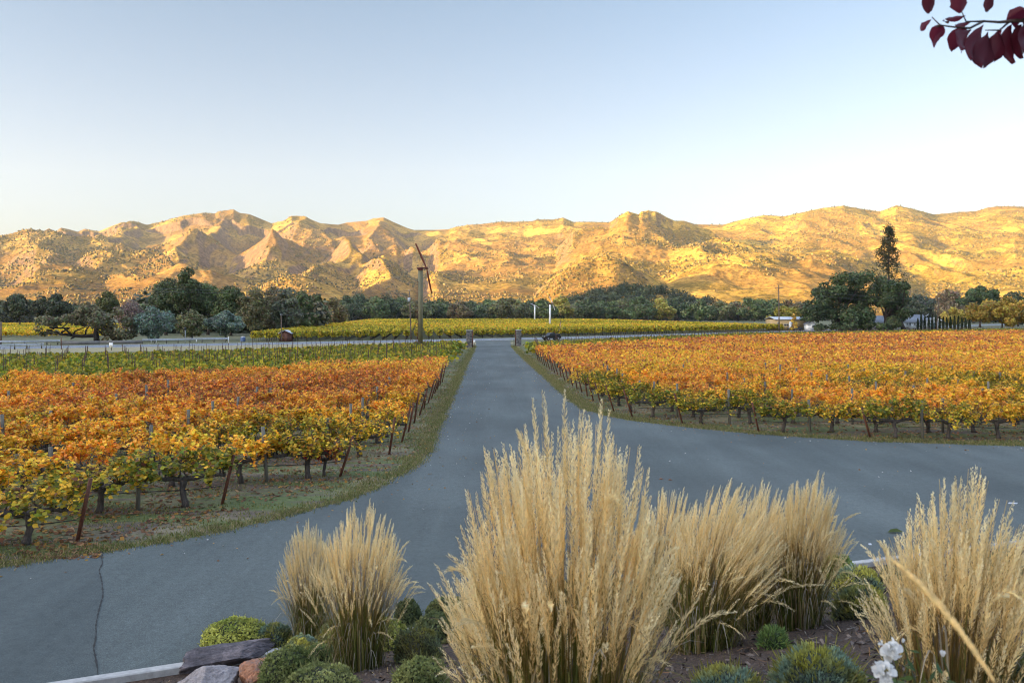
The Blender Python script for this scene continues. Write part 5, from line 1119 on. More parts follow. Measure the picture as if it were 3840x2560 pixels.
# vehicles -------------------------------------------------------------
def truck():
    Y = 152.0; px = 551.5; x = (px - CX) / F * Y; t = thing('pickup_truck', 'black open-topped pickup with a flag, on the highway beyond the vines', 'pickup truck', (x, Y, 0), 0.45); t.scale = (.85, .85, .85)
    mbp = painted('black_paint', (0.012, 0.012, 0.013), 0.3)
    prof = [(-2.0, .45), (-2.05, .95), (-1.0, 1.06), (-.62, 1.66), (.45, 1.70), (.55, 1.10), (2.0, 1.08), (2.05, .45)]
    g = MB()
    for s_ in (1,): 
        n = len(prof); A = [(a, -.82, b) for a, b in prof]; B = [(a, .82, b) for a, b in prof]; g.add(A + B, [[i, (i + 1) % n, n + (i + 1) % n, n + i] for i in range(n)]); g.add(A, [list(range(n))]); g.add(B, [list(range(n))[::-1]])
    g.build('body', mbp, t)
    mgl = painted('grey_glass', (.06, .07, .08), .1)
    for sy in (-.835, .835):
        g = MB(); g.add([(-.8, sy, 1.12), (-.52, sy, 1.56), (-.1, sy, 1.58), (-.1, sy, 1.12)], [[0, 1, 2, 3]]); g.build('window', mgl, t)
        g = MB(); g.add([(0, sy, 1.12), (0, sy, 1.58), (.38, sy, 1.58), (.45, sy, 1.12)], [[0, 1, 2, 3]]); g.build('window', mgl, t)
    for wx in (-1.25, 1.25):
        for sy in (-.8, .8):
            g = MB(); g.tube([(wx, sy - .11, .38), (wx, sy + .11, .38)], .38, 16); wh = g.build('wheel', M_black, t); g = MB(); g.tube([(wx, sy - .125, .38), (wx, sy + .125, .38)], .19, 10); g.build('rim', M_galv, wh)
    for sy in (-.55, .55): g = MB(); g.tube([(-2.06, sy, .85), (-2.02, sy, .85)], .11, 8); g.build('headlight', M_galv, t)
    g = MB(); g.box((1.3, 0, 1.2), (1.2, 1.3, .28)); g.build('cargo_cover', M_dark, t)
    f = thing('flag', 'striped red and white flag with blue corner on a slanted pole', 'flag', (x + 1.15, Y + .3, 1.1)); g = MB(); g.tube([(0, 0, 0), (.62, 0, 2.75)], .035, 5); g.build('flagpole', M_stake, f)
    g = MB(); U = np.linspace(0, 1, 27); Vv_ = np.linspace(0, 1, 14)     # hanging folds
    top = np.array([.60, -.03, 2.65]); pts = np.zeros((14, 27, 3))
    for a, vv in enumerate(Vv_):
        for b, uu in enumerate(U): pts[a, b] = top + np.array([-.13 * uu * 1.0 - .16 * vv * 1.0 + .40 * vv * (1 - uu * .4) * .6 + .05 * math.sin(uu * 9 + vv * 3), .10 * math.sin(vv * 9 + uu * 2), -1.45 * uu - .42 * vv])
    fc, cl_ = [], []
    for a in range(13):
        for b in range(26):
            fc.append([a * 27 + b, a * 27 + b + 1, (a + 1) * 27 + b + 1, (a + 1) * 27 + b])
            blue = a < 7 and b < 10; cl_.append((.02, .03, .12) if blue and (a + b) % 3 else ((.7, .7, .72) if blue else ((.45, .02, .03) if a % 2 == 0 else (.75, .73, .72))))
    g.add(pts.reshape(-1, 3), fc, np.array(cl_)); g.build('cloth', M_attr, f)
truck()
def car(label, px, Y, col):
    t = thing('parked_car', label, 'car', ((px - CX) / F * Y, Y, 0)); prof = [(-2.0, .4), (-2.05, .8), (-1.2, .95), (-.7, 1.4), (.7, 1.42), (1.4, .98), (2.0, .9), (2.05, .4)]; n = len(prof); g = MB(); A = [(a, -.8, b) for a, b in prof]; B = [(a, .8, b) for a, b in prof]
    g.add(A + B, [[i, (i + 1) % n, n + (i + 1) % n, n + i] for i in range(n)]); g.add(A, [list(range(n))]); g.add(B, [list(range(n))[::-1]]); g.build('body', painted('car_paint', col, .3), t); g = MB()
    g.add([(-1.0, -.815, .98), (-.62, -.815, 1.33), (.62, -.815, 1.34), (1.15, -.815, .98)], [[0, 1, 2, 3]]); g.build('window', M_dark, t)
    for wx in (-1.25, 1.25): g = MB(); g.tube([(wx, -.86, .33), (wx, -.6, .33)], .33, 12); g.build('wheel', M_black, t)
car('dark grey car parked in front of the tan barn', 795, 241, (.06, .065, .075))
t = thing('blue_barrel', 'blue and white barrel standing where the grove ends by the highway', 'barrel', (*gnd(243, 341.2)[:2], 0)); g = MB(); g.tube([(0, 0, 0), (0, 0, .1), (0, 0, .75), (0, 0, .8)], [.40, .43, .43, .40], 14, np.repeat([[.10, .16, .32]], 14 * 3, 0)); g.build('drum', M_attr, t, False); g = MB(); g.tube([(0, 0, .80), (0, 0, .95)], .38, 14); g.build('lid', M_white, t)
# valley farm roofs glimpsed in the trees

# ------------------------------------------------------------------ garden plants
STRAW = np.array((0.88, 0.685, 0.32)); STEM = np.array((0.46, 0.30, 0.11)); OLV = np.array((0.17, 0.18, 0.030)); PALE = np.array((0.93, 0.85, 0.58))
def grass_clump(label, c, h, n=230, r0=0.16, spread=0.42, lean=(0.08, 0.0), plume=0.30, seed=0, droop=0.08, pw=1.0, nblade=260, lowg=0.85, spk=62):
    """tuft of ornamental grass: thin stalks, feathery seed heads, arching leaf blades"""
    rng = np.random.default_rng(seed + 500); t = thing('ornamental_grass', label, 'ornamental grass', c)
    S = 9; u = np.linspace(0, 1, S)
    a = rng.random(n) * 6.283; rb = r0 * np.sqrt(rng.random(n)); B = np.stack([rb * np.cos(a), rb * np.sin(a), 0 * a - .03], 1)
    hh = h * (0.70 + 0.34 * rng.random(n) ** 0.9); out = spread * (0.25 + 0.75 * rng.random(n)) * (rb / r0) ** 0.6
    hh = hh * (1 - 0.40 * (out / spread) ** 1.6) * (1 - 0.16 * (rb / r0) ** 2)
    dr = rng.random(n) < droop
    aj = a + rng.normal(size=n) * 0.5
    tip = B + np.stack([np.cos(aj) * out + lean[0] * hh, np.sin(aj) * out + lean[1] * hh, hh], 1)
    tip[dr] += np.stack([np.cos(aj[dr]) * .28 * rng.random(dr.sum()) + lean[0] * .4, np.sin(aj[dr]) * .25, -hh[dr] * (.05 + .45 * rng.random(dr.sum()))], 1)
    mid = B * 0.5 + tip * 0.5; mid[:, :2] = B[:, :2] + (tip - B)[:, :2] * 0.30; mid[:, 2] = hh * 0.60
    mid[dr, 2] = hh[dr] * .78
    uu = u[None, :, None]; Pc = (1 - uu) ** 2 * B[:, None] + 2 * uu * (1 - uu) * mid[:, None] + uu ** 2 * tip[:, None]
    Pc[:, 1:, :2] += np.cumsum(rng.normal(size=(n, S - 1, 2)) * 0.004, 1)
    rad = np.linspace(0.0022, 0.0009, S) * pw
    ang = np.arange(3) / 3 * 6.283; ring = Pc[:, :, None, :] + rad[None, :, None, None] * np.stack([np.cos(ang), np.sin(ang), 0 * ang], -1)[None, None]
    q = (np.arange(n) * S * 3)[:, None, None] + (np.arange(S - 1) * 3)[None, :, None]; j = np.arange(3)[None, None]; j2 = (j + 1) % 3
    fc = np.stack([q + j, q + j2, q + 3 + j2, q + 3 + j], -1).reshape(-1, 4)
    f = np.repeat(np.linspace(0, 1, S - 1)[None], n, 0)[..., None]; lg = min(1, lowg * 1.15) * (1 - sstep(.18, .72, f)); cs = OLV * lg + STEM * (1 - lg) ; cs = cs * (1 - sstep(.5, .9, f)) + STRAW * sstep(.5, .9, f)
    cs = cs * (0.75 + 0.5 * rng.random((n, 1, 1))); g = MB(); g.add(ring.reshape(-1, 3), fc, np.repeat(cs.reshape(-1, 3), 3, 0)); g.build('stalks', M_grass, t)
    # seed heads
    g = MB(); k = spk; s0 = 1 - plume / np.linalg.norm(tip - B, axis=1); s = s0[:, None] + (1 - s0)[:, None] * (np.arange(k)[None] + rng.random((n, k))) / k; s = np.clip(s, 0, 1.0)[..., None]
    P = (1 - s) ** 2 * B[:, None] + 2 * s * (1 - s) * mid[:, None] + s ** 2 * tip[:, None]; Tn = 2 * (1 - s) * (mid - B)[:, None] + 2 * s * (tip - mid)[:, None]; Tn /= np.linalg.norm(Tn, axis=2)[..., None]
    fr_ = (np.arange(k)[None] / k); env_ = (0.35 + 0.65 * np.sin(np.clip(fr_ * 1.05 + .08, 0, 1) * math.pi) ** 0.6)[..., None]
    rd = rng.normal(size=(n, k, 3)); rd -= (rd * Tn).sum(2)[..., None] * Tn; rd /= np.linalg.norm(rd, axis=2)[..., None] + 1e-9
    ln = (0.022 + 0.016 * rng.random((n, k, 1))) * env_ * pw; off = rd * 0.0042 * env_ * pw
    b0 = P + off * .4; e0 = P + off + Tn * ln + rd * ln * 0.36; sd = np.cross(Tn, rd) * 0.0023 * pw * (0.6 + .8 * rng.random((n, k, 1)))
    md = (b0 + e0) / 2 + rd * 0.002; V = np.stack([b0, md + sd, e0, md - sd], 2).reshape(-1, 3)
    C = (STRAW * (1 - fr_[..., None] * .85) + PALE * fr_[..., None] * .85) * (0.82 + 0.34 * rng.random((n, 1, 1))) * (0.94 + .12 * rng.random((n, k, 1)))
    g.add(V, np.arange(n * k * 4).reshape(-1, 4), C.reshape(-1, 3)); g.build('seed_heads', M_grass, t)
    # leaf blades
    g = MB(); nb = nblade; a = rng.random(nb) * 6.283; rb = r0 * 1.15 * np.sqrt(rng.random(nb)); B = np.stack([rb * np.cos(a), rb * np.sin(a), 0 * a - .03], 1)
    lh = h * rng.uniform(.28, .62, nb); ou = rng.uniform(.08, .42, nb) * h * .6; tip = B + np.stack([np.cos(a) * ou, np.sin(a) * ou, lh * rng.uniform(.15, 1.0, nb)], 1); mid = B + np.stack([np.cos(a) * ou * .35, np.sin(a) * ou * .35, lh * 1.0], 1)
    S = 7; u = np.linspace(0, 1, S)[None, :, None]; Pc = (1 - u) ** 2 * B[:, None] + 2 * u * (1 - u) * mid[:, None] + u ** 2 * tip[:, None]
    sd = np.stack([-np.sin(a), np.cos(a), 0 * a], 1)[:, None] * (np.array([.0035, .0040, .0040, .0036, .003, .002, .0006])[None, :, None]) * (0.7 + .6 * rng.random((nb, 1, 1)))
    V = np.stack([Pc - sd, Pc + sd], 2).reshape(-1, 3); q = (np.arange(nb) * S * 2)[:, None] + (np.arange(S - 1) * 2)[None]; fc = np.stack([q, q + 1, q + 3, q + 2], -1).reshape(-1, 4)
    kind_ = rng.random(nb)[:, None, None]; f = np.linspace(0, 1, S - 1)[None, :, None]
    grc = np.array((0.085, 0.115, 0.022)) * (1 - f) + np.array((0.20, 0.18, 0.05)) * f; dry = np.array((0.26, 0.19, 0.09)) + 0 * f; gry = np.array((0.40, 0.36, 0.28)) + 0 * f
    cs = np.where(kind_ < .55, grc, np.where(kind_ < .86, dry, gry)) * (0.65 + .7 * rng.random((nb, 1, 1))); g.add(V, fc, cs.reshape(-1, 3)); g.build('leaf_blades', M_grass, t)
    return t
def clump(label, bpx, bpy, top, **kw):
    c = gp(bpx, bpy); h = (EYE + (HY - top) / F * c[1]) - c[2]
    return grass_clump(label, c, h, **kw)
clump('straw-coloured grass clump nearest the mossy mound and slab rock', 359, 668, 498, spread=.44, r0=.26, n=470, seed=1, lean=(.04, 0), nblade=340, droop=.08)
clump('dense grass clump half hidden behind the one by the slab rock', 310, 642, 516, spread=.36, r0=.21, n=380, seed=2, lean=(-.03, 0), droop=.10)
grass_clump('tallest and closest grass clump, in front of the driveway', (0.24, 3.75, berm_z(.24, 3.75)), 1.84, n=460, r0=.30, spread=.35, lean=(.0, 0), plume=.44, seed=3, pw=1.15, nblade=380, spk=80, droop=.10)
grass_clump('close grass clump leaning left beside the tallest one', (.03, 4.5, berm_z(.03, 4.5)), 1.20, n=280, r0=.22, spread=.28, lean=(-.06, 0), plume=.34, seed=4, pw=1.1, spk=70, droop=.08)
clump('shorter grass clump tucked behind the tallest one', 660, 624, 480, spread=.38, r0=.22, n=340, seed=5, lean=(.08, 0))
clump('wide grass clump with a grey dry skirt, right of the tallest', 702, 648, 478, spread=.44, r0=.27, n=470, seed=6, lean=(.20, 0), nblade=460, droop=.08)
clump('wind-bent grass clump between the wide one and green-based one', 748, 628, 478, spread=.36, r0=.22, n=340, seed=7, lean=(.14, 0), droop=.08)
clump('upright green-based grass clump nearest the white kerb', 798, 627, 468, spread=.32, r0=.20, n=380, seed=8, lean=(.10, 0), nblade=320, droop=.08)
grass_clump('grass clump beside the white flowers', (1.99, 3.6, berm_z(1.99, 3.6)), 1.22, n=290, r0=.19, spread=.28, lean=(.05, 0), plume=.34, seed=9, pw=1.05, nblade=200, lowg=.35, droop=.08, spk=72)
# one arching stalk close to the lens
t = thing('grass_stalk', 'single blurred golden grass seed head slanting across the corner', 'grass stalk', (1.45, 1.25, 3.1))
rng = np.random.default_rng(4); g = MB(); K = [np.array([0, 0, 0.0])] + [at(*q) - np.array([1.45, 1.25, 3.1]) for q in ((1075, 690, 1.45), (1040, 640, 1.6))]
A, Bq, Cq = at(893, 560, 1.75), at(945, 600, 1.55), at(995, 682, 1.40); o0 = np.array([1.45, 1.25, 3.1]); tt = np.linspace(0, 1, 30)[:, None]; Pp = (1 - tt) ** 2 * Cq + 2 * tt * (1 - tt) * Bq + tt ** 2 * A - o0
base = np.array([-.35, .05, -.06]); g.tube(np.concatenate([[base, (base + Pp[0]) / 2 + np.array([.05, 0, .1])], Pp]), 0.0022, 4, tuple(STEM)); g.build('stalk', M_grass, t)
m_ = 900; s = rng.random(m_); P = Pp[(s * 29).astype(int)]; Tn = np.gradient(Pp, axis=0); Tn = Tn / np.linalg.norm(Tn, axis=1)[:, None]; Tn = Tn[(s * 29).astype(int)]; rd = rng.normal(size=(m_, 3)); rd -= (rd * Tn).sum(1)[:, None] * Tn; rd /= np.linalg.norm(rd, axis=1)[:, None]
e_ = (0.3 + 0.7 * np.sin(np.clip(s, .02, .98) * math.pi))[:, None]; b0 = P + rd * .002; e0 = P + rd * .009 * e_ + Tn * .020; sd = np.cross(Tn, rd) * .0021; md = (b0 + e0) / 2; g = MB(); g.add(np.stack([b0, md + sd, e0, md - sd], 1).reshape(-1, 3), np.arange(m_ * 4).reshape(-1, 4), STRAW * (.7 + .5 * rng.random((m_, 1)))); g.build('seed_head', M_grass, t)

def mound(label, cpx, base_py, wpx, hpx, col, col2, name='mound_shrub', n=2600, leaf=.016, seed=0, tuft=0.0, cat='shrub', flat=1.0):
    c = gp(cpx, base_py); k = c[1] / F; rx = wpx / 2 * k; rz = hpx * k; rng = np.random.default_rng(seed + 900)
    c = c + np.array([0, rx * .35, 0]); c[2] = float(berm_z(c[0], c[1])) - rz * .10
    t = thing(name, label, cat, c); ry = rx * .85
    nu, nv = 22, 11; uu = np.linspace(0, 2 * math.pi, nu, endpoint=False); vv = np.linspace(-.25, math.pi / 2, nv)
    def surf(a, b, s_=1.0):
        bl = 1 + .10 * np.sin(a * 3 + seed) * np.cos(b * 2) + .07 * np.sin(a * 5 + b * 4 + seed * 2)
        cb = np.sign(np.cos(b)) * np.abs(np.cos(b)) ** .75; sb = np.sign(np.sin(b)) * np.abs(np.sin(b)) ** .85
        return np.stack([rx * s_ * bl * cb * np.cos(a), ry * s_ * bl * cb * np.sin(a), rz * s_ * (.08 + .92 * sb) * (1 + .05 * np.sin(a * 4))], -1)
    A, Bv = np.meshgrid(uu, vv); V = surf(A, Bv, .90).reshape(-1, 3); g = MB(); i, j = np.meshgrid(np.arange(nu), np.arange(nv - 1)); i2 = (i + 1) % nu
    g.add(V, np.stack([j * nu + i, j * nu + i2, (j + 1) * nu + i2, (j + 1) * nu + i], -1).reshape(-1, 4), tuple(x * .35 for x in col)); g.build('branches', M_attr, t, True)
    a = rng.random(n) * 6.283; b = np.arcsin(np.clip(rng.random(n) * 1.15 - .15, -.2, 1)); P = surf(a, b, 1.0) * (0.93 + .12 * rng.random((n, 1))); Nn = P / np.array([rx, ry, rz]) ** 2; Nn /= np.linalg.norm(Nn, axis=1)[:, None]
    mixv = fbm(P[:, 0] / rx * 2 + 7, P[:, 1] / rx * 2 + P[:, 2] / rz * 2, seed, 3)[:, None]; mixv = np.clip((mixv - .35) / .3, 0, 1); C = (np.array(col) * (1 - mixv) + np.array(col2) * mixv) * (.65 + .9 * rng.random((n, 1))) * 1.85
    g = MB()
    if tuft:   # little upright sprigs
        up = Nn * .7 + np.array([0, 0, .6]) + .35 * rng.normal(size=(n, 3)); up /= np.linalg.norm(up, axis=1)[:, None]; sd = np.cross(up, rng.normal(size=(n, 3))); sd /= np.linalg.norm(sd, axis=1)[:, None]; L_ = tuft * (.6 + .8 * rng.random((n, 1))); w_ = leaf * .5
        P = P * .94; V = np.stack([P, P + up * L_ * .5 + sd * w_, P + up * L_, P + up * L_ * .5 - sd * w_], 1); g.add(V.reshape(-1, 3), np.arange(n * 4).reshape(-1, 4), C)
    else: g.cards(P, Nn + .75 * rng.normal(size=(n, 3)), leaf * (.6 + .8 * rng.random(n)), C, k=5, rng=rng)
    k = n // 22; a = rng.random(k) * 6.283; b = np.arcsin(rng.random(k)); P = surf(a, b, .97); up = P / np.array([rx, ry, rz]) ** 2; up /= np.linalg.norm(up, axis=1)[:, None]; up = up + np.array([0, 0, .5]) + .4 * rng.normal(size=(k, 3)); up /= np.linalg.norm(up, axis=1)[:, None]; L_ = (.03 + .06 * rng.random((k, 1))) * (1 + rx); sd = np.cross(up, rng.normal(size=(k, 3))); sd /= np.linalg.norm(sd, axis=1)[:, None]
    g.add(np.stack([P, P + up * L_ * .6 + sd * .004, P + up * L_, P + up * L_ * .6 - sd * .004], 1).reshape(-1, 3), np.arange(k * 4).reshape(-1, 4), np.array(col2) * (.8 + .9 * rng.random((k, 1))))
    g.build('foliage', M_grass, t)
MOSS, MOSS2 = (0.12, 0.14, 0.03), (0.25, 0.25, 0.06); SAGE, SAGE2 = (0.11, 0.15, 0.11), (0.24, 0.22, 0.05); DKG = (0.035, 0.048, 0.02)
mound('mossy green mound shrub behind the long slab rock', 231, 651, 66, 29, MOSS, MOSS2, seed=1, n=4200, leaf=.022)
mound('mossy mound shrub beside the orange rock', 285, 686, 58, 39, (0.075, 0.095, 0.03), (0.14, 0.155, 0.055), seed=2, n=4200)
mound('pale mossy mound in the bottom edge below the slab rock grass', 318, 700, 76, 34, (0.085, 0.10, 0.035), (0.16, 0.165, 0.06), seed=3, n=4200)
mound('mossy mound right of the slab rock grass clump', 421, 692, 56, 34, (0.075, 0.09, 0.03), (0.135, 0.145, 0.05), seed=4, n=3600)
mound('blue-green spurge behind the slab rock tip', 272, 650, 36, 25, (0.085, 0.12, 0.085), (0.12, 0.12, 0.03), seed=5, n=1500, leaf=.03, tuft=.05, name='spurge')
mound('dark round shrub near the kerb between the grass clumps', 407, 630, 28, 31, (0.045, 0.06, 0.025), (0.075, 0.09, 0.035), seed=6, n=2400, leaf=.022, name='round_shrub')
mound('yellow-green heather between the left and tallest grass clumps', 416, 660, 48, 34, (0.13, 0.12, 0.03), (0.09, 0.11, 0.06), seed=7, n=2400, leaf=.016, tuft=.04, name='heather')
mound('small green clump of foliage at the foot of the left grass', 318, 664, 24, 22, (0.08, 0.11, 0.04), (0.12, 0.14, 0.05), seed=8, n=1200, leaf=.022, tuft=.04, name='green_sprigs')
mound('brown-green rounded shrub behind the tallest grass', 598, 606, 84, 26, (0.07, 0.07, 0.03), (0.13, 0.11, 0.05), seed=9, n=2600, leaf=.028, name='round_shrub')
mound('bright green shrub touching the white kerb', 840, 577, 30, 23, (0.09, 0.13, 0.035), (0.17, 0.20, 0.06), seed=10, n=1700, leaf=.035, tuft=.07, name='green_shrub')
mound('grey-green sage shrub just below the bright green one', 860, 594, 50, 29, SAGE, SAGE2, seed=11, n=3000, leaf=.022, tuft=.05, name='sage_shrub')
mound('sage shrub halfway down the slope by the white flowers', 866, 617, 50, 33, (0.07, 0.095, 0.06), SAGE2, seed=12, n=3200, leaf=.020, tuft=.045, name='sage_shrub')
mound('large sage shrub with yellow tips in the bottom edge', 825, 700, 90, 54, SAGE, (0.18, 0.17, 0.035), seed=13, n=4600, leaf=.013, tuft=.032, name='sage_shrub')
mound('low sage shrub with yellow tips below the wide grass clump', 731, 706, 78, 38, SAGE, (0.19, 0.17, 0.04), seed=14, n=3800, leaf=.013, tuft=.030, name='sage_shrub')
mound('dark sage shrub near the kerb behind the flower-side grass', 1010, 581, 44, 30, (0.05, 0.07, 0.05), (0.085, 0.10, 0.05), seed=15, n=2400, leaf=.024, tuft=.05, name='sage_shrub')
mound('sage shrub in the corner right of the flower-side grass', 1014, 690, 46, 42, (0.06, 0.085, 0.06), (0.11, 0.12, 0.05), seed=16, n=2600, leaf=.016, tuft=.035, name='sage_shrub')
mound('feathery green seedling on the bare mulch', 775, 648, 24, 20, (0.06, 0.10, 0.035), (0.09, 0.13, 0.04), seed=17, n=800, leaf=.010, tuft=.06, name='green_sprigs')
mound('small sage tuft at the foot of the green-based grass', 822, 606, 18, 22, (0.09, 0.12, 0.09), (0.12, 0.13, 0.08), seed=18, n=900, leaf=.018, tuft=.05, name='sage_shrub')
mound('small dark shrub on the mulch behind the flower-side grass', 892, 583, 20, 18, (0.04, 0.055, 0.035), (0.07, 0.08, 0.04), seed=19, n=900, leaf=.022, tuft=.04, name='sage_shrub')

for q, (px_, py_, w_, h_, lab) in enumerate([(338, 650, 46, 30, 'grey-green sage mound inside the kerb between the two left grass clumps'), (386, 650, 46, 32, 'mossy mound inside the kerb right of the slab rock grass clump'), (436, 643, 46, 32, 'olive mound inside the kerb left of the close left-leaning grass'), (300, 660, 34, 26, 'low olive mound between the slab rock tip and the hidden grass clump'), (352, 628, 34, 20, 'grey-green sage mound by the kerb behind the nearest left grass'), (446, 622, 40, 24, 'green mound by the kerb seen between the left and close grass clumps'), (486, 616, 36, 22, 'dull green mound by the kerb behind the left-leaning grass clump'), (534, 610, 40, 22, 'olive mound by the kerb behind the tallest grass'), (676, 594, 50, 22, 'dark olive mound by the kerb behind the wide grass clump'), (744, 580, 50, 20, 'dark olive mound by the kerb behind the wind-bent clump')]):
    mound(lab, px_, py_, w_, h_, [SAGE, MOSS, (0.07, 0.085, 0.035)][q % 3], [SAGE2, MOSS2, (0.13, 0.13, 0.045)][q % 3], seed=30 + q, n=2000, leaf=.026, name='round_shrub')
# rocks
def rock(label, cpx, base_py, sx, sy, sz, m, seed, rz=0.0, slab=False, lift=0.0, ry=0.0, dy=0.0):
    c = gp(cpx, base_py); rng = np.random.default_rng(seed); bm = bmesh.new(); bmesh.ops.create_icosphere(bm, subdivisions=5, radius=1.0); V = np.array([v_.co for v_ in bm.verts]); 
    for q in range(16 if not slab else 22):     # cleave planes
        nrm_ = rng.normal(size=3); 
        if slab: nrm_ *= np.array([.6, 1, 1.6])
        nrm_ /= np.linalg.norm(nrm_); d_ = rng.uniform(.58, .88); ex = V @ nrm_ - d_; V = V - np.maximum(ex, 0)[:, None] * nrm_ * .96
    V = V * (1 + .13 * (fbm(V[:, 0] * 4 + 5, V[:, 1] * 4 + V[:, 2] * 4, seed, 4) - .5)[:, None] + .07 * (fbm(V[:, 0] * 14, V[:, 1] * 14 + V[:, 2] * 17, seed + 3, 2) - .5)[:, None])
    if slab: V[:, 2] += .10 * np.sin(V[:, 2] * 16 + V[:, 0]) * .25
    V = V * np.array([sx, sy, sz]) / 1.0 / .72
    for v_, p_ in zip(bm.verts, V): v_.co = p_
    me = bpy.data.meshes.new('rock'); bm.to_mesh(me); bm.free(); me.materials.append(m)
    o = link('rock' if not slab else 'slab_rock', me); o.location = (c[0], c[1] + dy, float(berm_z(c[0], c[1])) + lift); o.rotation_euler = (0, ry, rz); tag(o, label, 'rock')
def rockmat(name, a, b, d, scale=5):
    m, nt, N, L, p = mat(name); tc = N.new('ShaderNodeTexCoord'); v = tc.outputs['Object']; n1 = noise(N, L, scale, 8, .7, v); n2 = noise(N, L, 40, 5, .7, v); r_ = ramp(N, [(.32, a), (.5, b), (.68, d)]); L.new(n1.outputs[0], r_.inputs[0]); r2 = ramp(N, [(.3, (.7, .7, .7)), (.7, (1.2, 1.2, 1.2))]); L.new(n2.outputs[0], r2.inputs[0])
    L.new(mixc(N, L, 1, r_.outputs[0], r2.outputs[0], 'MULTIPLY'), p.inputs['Base Color']); p.inputs['Roughness'].default_value = .9; bump(N, L, p, n2.outputs[0], .6, .01); return m
rock('long dark purple-grey slab rock at the end of the kerb', 222, 664, .56, .20, .135, rockmat('slab_stone', (.035, .031, .036), (.10, .088, .095), (.24, .20, .20), 4), 5, R(24), True, .10, R(-3))
rock('pale grey boulder in front of the slab rock', 208, 692, .27, .21, .19, rockmat('grey_stone', (.16, .14, .13), (.28, .25, .245), (.40, .36, .34)), 6, .5, lift=.06)
rock('orange and grey streaked rock beside the mossy mound', 258, 684, .17, .15, .20, rockmat('orange_stone', (.16, .14, .13), (.40, .17, .085), (.46, .26, .16), 7), 8, .9, lift=.07)

rg = np.random.default_rng(61); n = 2600; Yc = 3.2 + 12 * rg.random(n); Xc = (rg.random(n) * 1.36 - .68) * Yc; ok = (kerbY(Xc) - Yc) > .3; Xc, Yc = Xc[ok], Yc[ok]; n = len(Xc)
P = np.stack([Xc, Yc, berm_z(Xc, Yc) + .016], 1); tq = rg.random((n, 1)); C = np.where(tq < .55, np.array([[.50, .38, .19]]), np.where(tq < .85, np.array([[.24, .13, .06]]), np.array([[.42, .38, .32]]))) * (.6 + .7 * rg.random((n, 1)))
g = MB(); g.cards(P, rg.normal(size=(n, 3)) * .3 + np.array([0, 0, 1]), .02 + .06 * rg.random(n) ** 2, C, shape=np.array([(-1, -.07), (1, -.05), (1, .05), (-1, .07)]), rng=rg)
tag(g.build('plant_litter', M_grass), 'dry straw bits and dead blades lying on the garden mulch', 'plant litter', kind='stuff')
n = 900; q = rg.integers(len(LEw), size=n); q2 = rg.integers(len(REw), size=n); E = np.concatenate([LEw[q] + np.c_[np.abs(rg.normal(size=n)) * 1.2, -np.abs(rg.normal(size=n)) * .5], REw[q2] - np.c_[np.abs(rg.normal(size=n)) * .8, np.abs(rg.normal(size=n)) * 1.0]]); E = E[(E[:, 1] > 12) & (E[:, 1] < 90) & (E[:, 1] > kerbY(E[:, 0]) + .3)]
n2_ = 260; yq = 15 + 40 * rg.random(n2_); xq = -8 + 22 * rg.random(n2_); okq = (yq > kerbY(xq) + .5) & (yq < 30); E = np.concatenate([E, np.c_[xq, yq][okq]]); n = len(E)
g = MB(); g.cards(np.c_[E, np.full(n, .026)], rg.normal(size=(n, 3)) * .35 + np.array([0, 0, 1]), .02 + .045 * rg.random(n), np.array([(.28, .15, .07), (.42, .26, .08), (.20, .11, .06), (.5, .48, .44)])[rg.integers(4, size=n)], shape=LEAF, rng=rg)
tag(g.build('asphalt_litter', M_leaf), 'small dry leaves and grit blown onto the asphalt near its edges', 'leaf litter', kind='stuff')
